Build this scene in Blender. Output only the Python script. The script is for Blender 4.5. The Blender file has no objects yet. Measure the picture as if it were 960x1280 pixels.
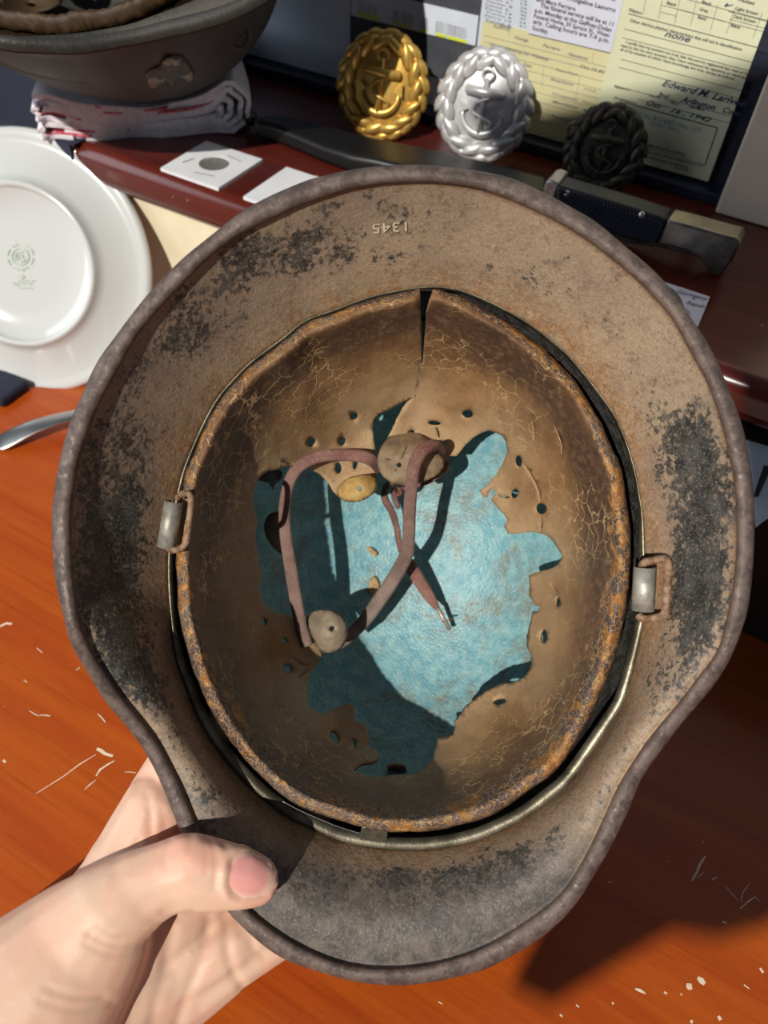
import bpy, bmesh, math, random
import numpy as np
from mathutils import Vector, Matrix, noise
from mathutils.geometry import delaunay_2d_cdt
from mathutils.bvhtree import BVHTree
random.seed(7)
scn = bpy.context.scene
COL = scn.collection
F = 962.0                      # focal length in pixels of the 960x1280 frame
DESK = 0.75                    # height of the desk top above the floor
CAM = Vector((0.0, 0.0, DESK + 0.381))
# ---------------------------------------------------------------- camera, light, exposure
fwd = Vector((-.300, .571, -.7645)).normalized()
rgt = Vector((.864, .502, .0358)); rgt = (rgt - fwd * rgt.dot(fwd)).normalized()
dwn = fwd.cross(rgt)
cam_d = bpy.data.cameras.new('camera'); cam_o = bpy.data.objects.new('camera', cam_d); COL.objects.link(cam_o)
M = Matrix((rgt, -dwn, -fwd)).transposed().to_4x4(); M.translation = CAM
cam_o.matrix_world = M
cam_d.sensor_fit = 'VERTICAL'; cam_d.sensor_height = 36.0; cam_d.sensor_width = 27.0
cam_d.lens = 36.0 * F / 1280.0
cam_d.clip_start = 0.01; cam_d.clip_end = 50
cam_d.dof.use_dof = True; cam_d.dof.focus_distance = 0.318; cam_d.dof.aperture_fstop = 10.0
scn.camera = cam_o
world = bpy.data.worlds.new('world'); scn.world = world; world.use_nodes = True
world.node_tree.nodes['Background'].inputs[0].default_value = (.62, .74, .95, 1)
world.node_tree.nodes['Background'].inputs[1].default_value = 0.105
SUN_CAM = Vector((.355, -.09, .93)).normalized()      # direction the sunlight travels, in camera axes
sun_dir = rgt * SUN_CAM.x + dwn * SUN_CAM.y + fwd * SUN_CAM.z
sd = bpy.data.lights.new('sun', 'SUN'); sd.energy = 4.1; sd.color = (1.0, .94, .84); sd.angle = math.radians(.6)
so = bpy.data.objects.new('sun', sd); COL.objects.link(so)
so.rotation_euler = sun_dir.to_track_quat('-Z', 'Y').to_euler(); so.location = CAM - sun_dir * 2
wd_ = bpy.data.lights.new('window_daylight', 'AREA'); wd_.energy = 15; wd_.color = (.86, .93, 1.0); wd_.shape = 'RECTANGLE'; wd_.size = 1.1; wd_.size_y = 1.3
wo_ = bpy.data.objects.new('window_daylight', wd_); COL.objects.link(wo_); wo_.location = (-1.75, -.55, 1.55); wo_.rotation_euler = (Vector((-.35, .40, .85)) - wo_.location).to_track_quat('-Z', 'Y').to_euler()
scn.view_settings.view_transform = 'Standard'; scn.view_settings.look = 'None'
scn.view_settings.exposure = 0.0; scn.view_settings.gamma = 1.0

# ---------------------------------------------------------------- geometry helpers
def ray(px, py): return rgt * ((px - 480) / F) + dwn * ((py - 640) / F) + fwd
def P(px, py, d): return CAM + ray(px, py) * d                        # point at real distance d along the lens axis
def onz(px, py, z): r = ray(px, py); return CAM + r * ((z - CAM.z) / r.z)
def ony(px, py, y): r = ray(px, py); return CAM + r * ((y - CAM.y) / r.y)
def onplane(px, py, p0, n): r = ray(px, py); return CAM + r * ((p0 - CAM).dot(n) / r.dot(n))
def topx(p):
    v = p - CAM; z = v.dot(fwd); return 480 + F * v.dot(rgt) / z, 640 + F * v.dot(dwn) / z, z

def tag(o, label=None, cat=None, group=None, kind=None):
    if label: o['label'] = label
    if cat: o['category'] = cat
    if group: o['group'] = group
    if kind: o['kind'] = kind
    return o
def empty(name, loc, label=None, cat=None, group=None):
    o = bpy.data.objects.new(name, None); COL.objects.link(o); o.location = loc; o.empty_display_size = .01
    return tag(o, label, cat, group)
def mk(name, verts, faces, mat=None, parent=None, smooth=True, origin=None, attrs=None, mats=None, fmat=None):
    """one mesh object from world-space vertices; origin defaults to its base"""
    vs = [Vector(v) for v in verts]
    if parent is not None: org = parent['_org'] if '_org' in parent else list(parent.location); org = Vector(org)
    elif origin is not None: org = Vector(origin)
    else:
        a = np.array([tuple(v) for v in vs]); org = Vector(((a[:, 0].min() + a[:, 0].max()) / 2, (a[:, 1].min() + a[:, 1].max()) / 2, a[:, 2].min()))
    me = bpy.data.meshes.new(name); me.from_pydata([v - org for v in vs], [], faces)
    for k, arr in (attrs or {}).items():
        at = me.attributes.new(k, 'FLOAT', 'POINT'); at.data.foreach_set('value', np.asarray(arr, dtype=np.float32))
    if mats:
        for m in mats: me.materials.append(m)
        if fmat is not None: me.polygons.foreach_set('material_index', np.asarray(fmat, dtype=np.int32))
    elif mat: me.materials.append(mat)
    if smooth: me.polygons.foreach_set('use_smooth', [True] * len(me.polygons))
    me.update()
    o = bpy.data.objects.new(name, me); COL.objects.link(o)
    if parent is not None: o.parent = parent; o['_org'] = [0, 0, 0]; o['_org'] = list(org)
    else: o.location = org; o['_org'] = list(org)
    return o
def mod(o, kind, **kw):
    m = o.modifiers.new(kind.lower(), kind)
    for k, v in kw.items(): setattr(m, k, v)
    return o
def grid_faces(nu, nv, closed_u=False, closed_v=False, off=0):
    fs = []
    for i in range(nu if closed_u else nu - 1):
        for j in range(nv if closed_v else nv - 1):
            a = i * nv + j; b = ((i + 1) % nu) * nv + j; c = ((i + 1) % nu) * nv + (j + 1) % nv; d = i * nv + (j + 1) % nv
            fs.append((off + a, off + b, off + c, off + d))
    return fs
class MB:
    def __init__(s): s.v = []; s.f = []; s.m = []
    def add(s, v, f, mi=0):
        o = len(s.v); s.v += [Vector(x) for x in v]; s.f += [tuple(i + o for i in q) for q in f]; s.m += [mi] * len(f); return s
    def box(s, a, b, mi=0, mw=None):
        v = [Vector((x, y, z)) for x in (a[0], b[0]) for y in (a[1], b[1]) for z in (a[2], b[2])]
        if mw: v = [mw @ q for q in v]
        return s.add(v, [(0, 1, 3, 2), (4, 6, 7, 5), (0, 4, 5, 1), (2, 3, 7, 6), (0, 2, 6, 4), (1, 5, 7, 3)], mi)
    def tube(s, pts, r, n=8, closed=False, cap=True, mi=0):
        pts = [Vector(p) for p in pts]; N = len(pts); rr = r if isinstance(r, (list, tuple)) else [r] * N
        T = []
        for i in range(N):
            a = pts[(i - 1) % N] if (closed or i > 0) else pts[i]; b = pts[(i + 1) % N] if (closed or i < N - 1) else pts[i]
            T.append((b - a).normalized())
        up = Vector((0, 0, 1)) if abs(T[0].z) < .9 else Vector((1, 0, 0))
        U = (up - T[0] * up.dot(T[0])).normalized(); vs = []
        for i in range(N):
            U = (U - T[i] * U.dot(T[i])).normalized(); V = T[i].cross(U)
            vs += [pts[i] + (U * math.cos(2 * math.pi * k / n) + V * math.sin(2 * math.pi * k / n)) * rr[i] for k in range(n)]
        fs = grid_faces(N, n, closed, True)
        if cap and not closed: fs += [tuple(range(n))[::-1], tuple((N - 1) * n + k for k in range(n))]
        return s.add(vs, fs, mi)
    def lathe(s, prof, n=48, mw=None, mi=0):
        vs = []
        for k in range(n):
            a = 2 * math.pi * k / n
            for r, z in prof:
                q = Vector((r * math.cos(a), r * math.sin(a), z)); vs.append(mw @ q if mw else q)
        return s.add(vs, grid_faces(n, len(prof), True, False), mi)
    def prism(s, poly, ext, mi=0):
        """poly: world points of one face, ext: extrusion vector"""
        n = len(poly); v = [Vector(p) for p in poly] + [Vector(p) + ext for p in poly]
        return s.add(v, [tuple(range(n)), tuple(range(n, 2 * n))[::-1]] + [(i, i + n, (i + 1) % n + n, (i + 1) % n) for i in range(n)], mi)
    def build(s, name, mat=None, parent=None, smooth=False, mats=None, origin=None):
        o = mk(name, s.v, s.f, mat, parent, smooth, origin=origin, mats=mats, fmat=s.m if mats else None)
        bm = bmesh.new(); bm.from_mesh(o.data); bmesh.ops.recalc_face_normals(bm, faces=bm.faces); bm.to_mesh(o.data); bm.free()
        return o
def autosmooth(o, ang=40):
    for p in o.data.polygons: p.use_smooth = True
    o.data.set_sharp_from_angle(angle=math.radians(ang)); return o
def cr(pts, n):                                                     # Catmull-Rom through tuples
    pts = [np.array(p, float) for p in pts]; q = [2 * pts[0] - pts[1]] + pts + [2 * pts[-1] - pts[-2]]; out = []
    for i in range(1, len(q) - 2):
        for k in range(n):
            t = k / n; a, b, c, d = q[i - 1], q[i], q[i + 1], q[i + 2]
            out.append(.5 * (2 * b + (c - a) * t + (2 * a - 5 * b + 4 * c - d) * t * t + (3 * b - a - 3 * c + d) * t ** 3))
    out.append(pts[-1]); return out
def crc(pts, n):                                                    # closed
    pts = [np.array(p, float) for p in pts]; N = len(pts); out = []
    for i in range(N):
        a, b, c, d = pts[i - 1], pts[i], pts[(i + 1) % N], pts[(i + 2) % N]
        for k in range(n):
            t = k / n; out.append(.5 * (2 * b + (c - a) * t + (2 * a - 5 * b + 4 * c - d) * t * t + (3 * b - a - 3 * c + d) * t ** 3))
    return out
def inside(poly, pts):
    poly = np.asarray(poly, float); pts = np.asarray(pts, float); r = np.zeros(len(pts), bool); j = len(poly) - 1
    for i in range(len(poly)):
        xi, yi = poly[i]; xj, yj = poly[j]
        c = ((yi > pts[:, 1]) != (yj > pts[:, 1])) & (pts[:, 0] < (xj - xi) * (pts[:, 1] - yi) / (yj - yi + 1e-12) + xi)
        r ^= c; j = i
    return r
def segdist(pts, poly, closed=True):
    pts = np.asarray(pts, float); poly = np.asarray(poly, float); d = np.full(len(pts), 1e9)
    for i in range(len(poly) if closed else len(poly) - 1):
        a = poly[i]; b = poly[(i + 1) % len(poly)]; ab = b - a
        t = np.clip(((pts - a) @ ab) / (ab @ ab + 1e-12), 0, 1)[:, None]
        d = np.minimum(d, np.linalg.norm(pts - (a + t * ab), axis=1))
    return d
def sheet2d(outer, holes=(), step=5.0, jit=.25):
    """conforming triangulation of a flat outline with holes; returns 2d verts and triangles"""
    co = []; ed = []
    def loop(pl):
        o = len(co); n = len(pl); co.extend([(float(p[0]), float(p[1])) for p in pl]); ed.extend([(o + i, o + (i + 1) % n) for i in range(n)])
    loop(outer)
    for h in holes: loop(h)
    a = np.array(outer); x0, y0 = a.min(0); x1, y1 = a.max(0); rng = np.random.RandomState(3)
    gx, gy = np.meshgrid(np.arange(x0, x1, step), np.arange(y0, y1, step * .866)); gx = gx + (np.arange(gx.shape[0]) % 2)[:, None] * step / 2
    g = np.stack([gx.ravel(), gy.ravel()], 1) + rng.uniform(-jit, jit, (gx.size, 2)) * step
    keep = inside(outer, g) & (segdist(g, outer) > step * .45)
    for h in holes:
        ha = np.array(h); near = (g[:, 0] > ha[:, 0].min() - step) & (g[:, 0] < ha[:, 0].max() + step) & (g[:, 1] > ha[:, 1].min() - step) & (g[:, 1] < ha[:, 1].max() + step)
        idx = np.where(keep & near)[0]
        if len(idx): keep[idx] = ~inside(h, g[idx]) & (segdist(g[idx], h) > step * .45)
    co.extend([(float(p[0]), float(p[1])) for p in g[keep]])
    r = delaunay_2d_cdt([Vector(c) for c in co], ed, [], 0, 1e-5)
    v = np.array([tuple(q) for q in r[0]]); f = [tuple(q) for q in r[2]]
    c = np.array([v[list(q)].mean(0) for q in f]); k = inside(outer, c)
    for h in holes: k &= ~inside(h, c)
    f = [q for q, kk in zip(f, k) if kk]
    used = sorted({i for q in f for i in q}); m = {o: i for i, o in enumerate(used)}
    return v[used], [tuple(m[i] for i in q) for q in f]
def ell(cx, cy, rx, ry, n=14, rot=0.0, jag=.0):
    out = []
    for k in range(n):
        a = 2 * math.pi * k / n; q = 1 + random.uniform(-jag, jag); x = rx * q * math.cos(a); y = ry * q * math.sin(a)
        out.append((cx + x * math.cos(rot) - y * math.sin(rot), cy + x * math.sin(rot) + y * math.cos(rot)))
    return out
def text2d(s, font_shear=0.0, off=0.0):
    cu = bpy.data.curves.new('t', 'FONT'); cu.body = s; cu.shear = font_shear; cu.offset = off; cu.resolution_u = 2
    ob = bpy.data.objects.new('t', cu); COL.objects.link(ob)
    me = bpy.data.meshes.new_from_object(ob.evaluated_get(bpy.context.evaluated_depsgraph_get()))
    v = np.array([tuple(q.co)[:2] for q in me.vertices]) if len(me.vertices) else np.zeros((0, 2)); f = [tuple(p.vertices) for p in me.polygons]
    bpy.data.objects.remove(ob); bpy.data.curves.remove(cu); bpy.data.meshes.remove(me)
    return v, f

# ---------------------------------------------------------------- materials
class NT:
    def __init__(s, name):
        s.m = bpy.data.materials.new(name); s.m.use_nodes = True; s.t = s.m.node_tree; s.b = s.t.nodes['Principled BSDF']
        s.co = s.n('ShaderNodeTexCoord').outputs['Object']
    def n(s, ty, **kw):
        q = s.t.nodes.new(ty)
        for k, v in kw.items(): setattr(q, k, v)
        return q
    def L(s, a, b): s.t.links.new(a, b)
    def put(s, sock, v):
        if hasattr(v, 'links'): s.L(v, sock)
        elif isinstance(v, (tuple, list)) and len(v) == 3 and sock.type == 'RGBA': sock.default_value = (*v, 1)
        else: sock.default_value = v
    def noise(s, scale, detail=4, rough=.55, dist=0, vec=None, out='Fac'):
        q = s.n('ShaderNodeTexNoise'); q.inputs['Scale'].default_value = scale; q.inputs['Detail'].default_value = detail
        q.inputs['Roughness'].default_value = rough; q.inputs['Distortion'].default_value = dist; s.L(vec or s.co, q.inputs['Vector']); return q.outputs[out]
    def vor(s, scale, feature='F1', vec=None, out='Distance', rnd=1):
        q = s.n('ShaderNodeTexVoronoi'); q.feature = feature; q.inputs['Scale'].default_value = scale; q.inputs['Randomness'].default_value = rnd
        s.L(vec or s.co, q.inputs['Vector']); return q.outputs[out]
    def attr(s, name): q = s.n('ShaderNodeAttribute'); q.attribute_name = name; return q.outputs['Fac']
    def math(s, op, a, b=0.0, c=None, clamp=False):
        q = s.n('ShaderNodeMath'); q.operation = op; q.use_clamp = clamp; s.put(q.inputs[0], a); s.put(q.inputs[1], b)
        if c is not None: s.put(q.inputs[2], c)
        return q.outputs[0]
    def step(s, x, lo, hi):
        q = s.n('ShaderNodeMapRange'); q.interpolation_type = 'SMOOTHSTEP'; s.put(q.inputs['Value'], x); q.inputs['From Min'].default_value = lo; q.inputs['From Max'].default_value = hi; return q.outputs[0]
    def mix(s, f, a, b, mode='MIX'):
        q = s.n('ShaderNodeMix'); q.data_type = 'RGBA'; q.blend_type = mode; s.put(q.inputs[0], f); s.put(q.inputs[6], a); s.put(q.inputs[7], b); return q.outputs[2]
    def mapping(s, scale=(1, 1, 1), rot=(0, 0, 0), vec=None):
        q = s.n('ShaderNodeMapping'); s.L(vec or s.co, q.inputs[0]); q.inputs['Scale'].default_value = scale; q.inputs['Rotation'].default_value = rot; return q.outputs[0]
    def bump(s, h, strength=.3, dist=.001, prev=None):
        q = s.n('ShaderNodeBump'); q.inputs['Strength'].default_value = strength; q.inputs['Distance'].default_value = dist; s.L(h, q.inputs['Height'])
        if prev: s.L(prev, q.inputs['Normal'])
        s.L(q.outputs[0], s.b.inputs['Normal']); return q.outputs[0]
    def set(s, **kw):
        for k, v in kw.items(): s.put(s.b.inputs[k.replace('_', ' ')], v)
        return s
def pm(name, c1, c2=None, scale=80, rough=.5, metal=0.0, bump=0.0, bscale=400, lo=.35, hi=.65, coat=0.0):
    n = NT(name)
    n.set(Base_Color=n.mix(n.step(n.noise(scale, 6, .6), lo, hi), c1, c2) if c2 else c1, Roughness=rough, Metallic=metal, Coat_Weight=coat)
    if bump: n.bump(n.noise(bscale, 4), bump, .0008)
    return n.m
def speck(n, scale, size, p):                                          # sparse tiny spots
    q = n.n('ShaderNodeTexVoronoi'); q.inputs['Scale'].default_value = scale; n.L(n.co, q.inputs['Vector'])
    sep = n.n('ShaderNodeSeparateColor'); n.L(q.outputs['Color'], sep.inputs[0])
    return n.math('MULTIPLY', n.math('LESS_THAN', q.outputs['Distance'], size), n.math('LESS_THAN', sep.outputs[0], p))

def make_shell_mat(name, dull=False):
    n = NT(name)
    n1 = n.noise(55, 10, .68); n2 = n.noise(420, 6, .65); n3 = n.noise(22, 5, .6); n4 = n.noise(150, 8, .7, .4)
    tan = n.mix(n.step(n3, .35, .65), (.37, .275, .185), (.275, .20, .145))
    tan = n.mix(n.step(n4, .5, .7), tan, (.17, .115, .085))
    tan = n.mix(n.step(n2, .5, .75), tan, (.46, .34, .225))
    rust = n.mix(n.step(n2, .4, .7), (.30, .145, .06), (.44, .27, .135))
    col = n.mix(n.math('MULTIPLY', n.attr('rust'), n.step(n4, .3, .6)), tan, rust)
    dark = n.mix(n.step(n4, .40, .66), (.024, .025, .025), (.085, .084, .080)); n5 = n.noise(1100, 3, .7)
    t = n.math('ADD', n.attr('dark'), n.math('ADD', n.math('MULTIPLY', n.math('SUBTRACT', n1, .5), 1.9), n.math('MULTIPLY', n.math('SUBTRACT', n2, .5), 2.2)))
    dm = n.math('ADD', n.math('MULTIPLY', n.step(t, .05, .85), .45), n.math('MULTIPLY', n.step(t, .36, .52), .55))
    col = n.mix(dm, col, dark); col = n.mix(n.math('MULTIPLY', n.step(n5, .54, .66), .55), col, n.mix(.45, col, (.60, .47, .33))); col = n.mix(n.math('MULTIPLY', n.step(n5, .46, .36), .6), col, n.mix(.6, col, (.03, .025, .022))); n6 = n.noise(85, 9, .75, 1.2); col = n.mix(n.math('MULTIPLY', n.step(n6, .52, .68), .5), col, n.mix(.5, col, (.085, .07, .06)))
    col = n.mix(n.math('MULTIPLY', n.math('MULTIPLY', speck(n, 700, .22, .16), n.math('LESS_THAN', n.attr('dark'), 1.2)), .75), col, (.33, .25, .17))
    # blue paint in the crown
    bl = n.mix(n.step(n.noise(160, 6, .7), .35, .65), (.13, .325, .395), (.26, .455, .48))
    dirt = n.math('MULTIPLY', n.step(n.noise(34, 9, .75, .8), .46, .64), n.math('ADD', .40, n.math('MULTIPLY', n.step(n2, .4, .6), .5)))
    bl = n.mix(dirt, bl, (.20, .19, .15))
    bl = n.mix(n.math('MULTIPLY', speck(n, 1300, .3, .12), .8), bl, (.62, .68, .62))
    bl = n.mix(n.step(n.noise(24, 8, .75), .63, .70), bl, (.17, .12, .075))
    bf = n.step(n.math('ADD', n.attr('blue'), n.math('MULTIPLY', n.math('SUBTRACT', n1, .5), .5)), .42, .58)
    col = n.mix(bf, col, bl)
    rimc = n.mix(n.step(n4, .4, .6), (.075, .055, .050), (.15, .112, .098))
    rimc = n.mix(n.math('MULTIPLY', n.step(n2, .5, .75), .45), rimc, (.30, .235, .19))
    rimc = n.mix(n.math('MULTIPLY', n.attr('rust'), .8), rimc, (.19, .105, .055))
    col = n.mix(n.attr('rim'), col, rimc)
    vis = n.mix(n.step(n4, .42, .6), (.062, .052, .048), (.135, .108, .094)); vis = n.mix(n.math('MULTIPLY', n.step(n6, .5, .6), .8), vis, (.05, .056, .063)); vis = n.mix(n.math('MULTIPLY', n.step(n5, .56, .7), .5), vis, (.33, .28, .23)); col = n.mix(n.math('MULTIPLY', n.math('MULTIPLY', n.attr('visor'), n.math('SUBTRACT', 1, n.math('MULTIPLY', dm, .6))), n.step(n.math('ADD', n1, n.math('MULTIPLY', n.attr('visor'), .25)), .40, .62)), col, vis)
    if dull: col = n.mix(.90, col, (.034, .036, .034))
    n.set(Base_Color=col, Roughness=n.mix(dm, (.62, .62, .62), (.42, .42, .42)), Metallic=n.math('MULTIPLY', n.attr('rim'), .25), Specular_IOR_Level=.45)
    b = n.bump(n.math('ADD', n2, n.math('MULTIPLY', n4, .5)), .40, .0007)
    n.bump(n.math('MULTIPLY', n.vor(620), n.math('ADD', .25, bf)), .42, .0006, b)
    return n.m
SHELL = make_shell_mat('worn shell paint')
SHELL_DULL = make_shell_mat('dull shell paint', True)
def make_leather(name, dk=1.0):
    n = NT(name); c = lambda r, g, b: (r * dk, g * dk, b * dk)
    n1 = n.noise(38, 8, .65); n2 = n.noise(300, 6, .7); n3 = n.noise(110, 8, .7, .8)
    base = n.mix(n.attr('pale'), n.mix(n.step(n1, .35, .65), c(.20, .098, .038), c(.33, .18, .074)), n.mix(n.step(n1, .35, .65), c(.30, .19, .10), c(.39, .265, .15)))
    base = n.mix(n.math('MULTIPLY', n.attr('red'), .85), base, n.mix(n.step(n2, .4, .65), c(.050, .026, .020), c(.105, .050, .030)))
    base = n.mix(n.math('MULTIPLY', n.step(n2, .5, .75), .5), base, c(.32, .215, .12))
    wv = n.math('ADD', n1, 0.0)
    dv = n.n('ShaderNodeMix'); dv.data_type = 'VECTOR'; dv.inputs[0].default_value = .012
    nz = n.n('ShaderNodeTexNoise'); nz.inputs['Scale'].default_value = 120; nz.inputs['Detail'].default_value = 6; n.L(n.co, nz.inputs['Vector'])
    n.L(n.co, dv.inputs[4]); n.L(nz.outputs['Color'], dv.inputs[5]); wvec = dv.outputs[1]
    crk = n.math('SUBTRACT', 1.0, n.step(n.vor(120, 'DISTANCE_TO_EDGE', wvec), .008, .05))
    crk2 = n.math('SUBTRACT', 1.0, n.step(n.vor(330, 'DISTANCE_TO_EDGE', wvec), .0, .10))
    cm = n.math('MULTIPLY', crk, n.step(n.noise(26, 4), .46, .60)); cm = n.math('MULTIPLY', cm, n.attr('crack'))
    fib = n.math('MULTIPLY', n.step(n.noise(520, 5, .75, 2.0), .56, .66), n.math('ADD', .12, n.math('MULTIPLY', n.step(n.noise(30, 5), .45, .6), .5))); base = n.mix(fib, base, c(.52, .36, .18)); base = n.mix(n.math('MULTIPLY', n.step(n.noise(700, 4, .7), .45, .3), .5), base, n.mix(.6, base, (.02, .01, .006))); col = n.mix(n.math('MULTIPLY', cm, .85), base, c(.56, .38, .18))
    fold = n.step(n.math('ADD', n.attr('fold'), n.math('MULTIPLY', n.math('SUBTRACT', n3, .5), 1.5)), .45, .58)
    suede = n.mix(n.step(n2, .38, .66), c(.30, .125, .03), c(.56, .30, .105))
    top = n.mix(n.math('MULTIPLY', crk2, .9), n.mix(n.step(n1, .4, .6), c(.075, .05, .045), c(.13, .10, .09)), c(.48, .31, .15))
    edge = n.mix(n.step(n.noise(95, 9, .75, .7), .49, .57), top, suede)
    col = n.mix(fold, col, edge)
    n.set(Base_Color=col, Roughness=n.mix(fold, (.55, .55, .55), (.62, .62, .62)), Specular_IOR_Level=.35)
    b = n.bump(n.math('ADD', n.math('MULTIPLY', n.math('SUBTRACT', 1, cm), .6), n3), .55, .0008)
    b = n.bump(n.math('MULTIPLY', n.math('SUBTRACT', 1, n.math('MULTIPLY', crk2, fold)), 1.0), .5, .0006, b)
    n.bump(n2, .25, .0004, b)
    return n.m
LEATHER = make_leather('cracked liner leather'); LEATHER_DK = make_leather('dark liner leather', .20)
SUEDE = pm('leather cut edge', (.30, .19, .09), (.46, .31, .15), 500, .85, bump=.3, bscale=900)
TONGUE = pm('tongue leather', (.17, .115, .068), (.29, .21, .125), 120, .7, bump=.35, bscale=500)
TONGUE_Y = pm('yellowed tongue leather', (.34, .19, .05), (.50, .33, .12), 130, .65, bump=.4, bscale=400)
BAND = pm('liner band aluminium', (.10, .088, .06), (.27, .245, .185), 70, .42, .75, bump=.15, bscale=900)
BUCKLE_GREY = pm('grey buckle metal', (.30, .29, .25), (.46, .45, .39), 260, .5, .5, bump=.2, bscale=900)
RUSTWIRE = pm('rusted wire', (.17, .085, .045), (.36, .24, .16), 320, .7, .2, bump=.5, bscale=1200)
STEEL = pm('bright steel', (.55, .55, .54), (.40, .40, .39), 50, .28, 1.0, bump=.05)
STAMP = pm('scratched bare steel', (.80, .72, .56), (.62, .53, .40), 900, .6, .0)
STAMP_FAINT = pm('faint stamped steel', (.14, .115, .09), (.08, .065, .05), 900, .5, .3)
def strap_mat():
    n = NT('woven drawstring'); u = n.n('ShaderNodeUVMap').outputs[0]
    w = n.n('ShaderNodeTexWave'); w.wave_type = 'BANDS'; w.bands_direction = 'X'; w.inputs['Scale'].default_value = 2.6; w.inputs['Distortion'].default_value = .6; n.L(u, w.inputs['Vector'])
    c = n.mix(n.step(n.noise(70, 6), .35, .65), (.165, .062, .050), (.245, .125, .10)); c = n.mix(n.math('MULTIPLY', n.step(n.noise(600, 3), .5, .7), .5), c, (.36, .24, .20))
    c = n.mix(n.attr('grey'), c, n.mix(n.step(n.noise(90, 6), .35, .65), (.14, .10, .085), (.25, .19, .165)))
    n.set(Base_Color=c, Roughness=.85); n.bump(n.math('ADD', w.outputs['Fac'], n.noise(1500, 2)), .5, .0004); return n.m
STRAP = strap_mat()
def wood_mat(name, a, b, c, rough=.28, gscale=1.0, bumpy=.1):
    n = NT(name); v = n.mapping((3.2 * gscale, 46 * gscale, 46 * gscale)); v2 = n.mapping((9 * gscale, 260 * gscale, 260 * gscale))
    g1 = n.noise(1.0, 8, .62, .7, v); g2 = n.noise(1.0, 5, .6, .3, v2); n3 = n.noise(9, 4)
    col = n.mix(n.step(g1, .34, .66), a, b); col = n.mix(n.math('MULTIPLY', n.step(g2, .45, .75), .40), col, c); col = n.mix(n.math('MULTIPLY', n.step(n3, .5, .7), .35), col, a)
    pore = n.step(n.noise(1.0, 3, .5, 0, n.mapping((130, 900, 900))), .62, .72)
    col = n.mix(n.math('MULTIPLY', pore, .45), col, c)
    col = n.mix(n.math('MULTIPLY', speck(n, 95, .055, .25), .7), col, (.62, .42, .27))
    n.set(Base_Color=col, Roughness=rough, Coat_Weight=.25, Coat_Roughness=.2, Specular_IOR_Level=.35); n.bump(n.math('ADD', g2, n.noise(260, 4)), bumpy, .0005); return n.m
DESKWOOD = wood_mat('orange desk wood', (.37, .058, .005), (.44, .088, .007), (.21, .024, .002), .36)
SHELFWOOD = wood_mat('dark red shelf wood', (.07, .011, .008), (.105, .016, .009), (.036, .007, .005), .25)
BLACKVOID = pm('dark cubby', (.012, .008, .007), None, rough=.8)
CHIP = pm('bare wood chip', (.72, .52, .36), (.80, .66, .52), 400, .8)

# ---------------------------------------------------------------- setting
DZ = DESK
mk('floor', [(-1.6, -1.2, 0), (1.6, -1.2, 0), (1.6, .75, 0), (-1.6, .75, 0)], [(0, 1, 2, 3)], pm('floor boards', (.12, .07, .045), (.18, .11, .07), 6, .5))['kind'] = 'structure'
wb = MB().box((-1.6, .75, 0), (1.6, .78, 2.2)).build('wall_back', pm('painted wall', (.11, .13, .17), (.13, .15, .19), 8, .8)); wb['kind'] = 'structure'
SH = DZ + .141
desk = empty('writing_desk', (-.2, .1, 0), 'orange red wooden writing desk with a raised dark red back shelf', 'desk')
MB().box((-1.0, -.34, DZ - .03), (.62, .60, DZ)).build('desktop', DESKWOOD, desk)
for x, y in ((-.96, -.30), (.54, -.30), (-.96, .52), (.54, .52)):
    MB().box((x, y, 0), (x + .05, y + .05, DZ - .03)).build('leg', SHELFWOOD, desk)
sb = MB().box((-1.0, .345, SH - .027), (.62, .585, SH)).build('shelf_board', SHELFWOOD, desk); mod(sb, 'BEVEL', width=.009, segments=4); autosmooth(sb)
MB().box((-1.0, .585, DZ), (.62, .60, SH + .02)).build('back_panel', SHELFWOOD, desk)
for x in (-1.0, -.60, .25, .60): MB().box((x, .375, DZ), (x + .02, .585, SH - .027)).build('divider', SHELFWOOD, desk)
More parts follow.
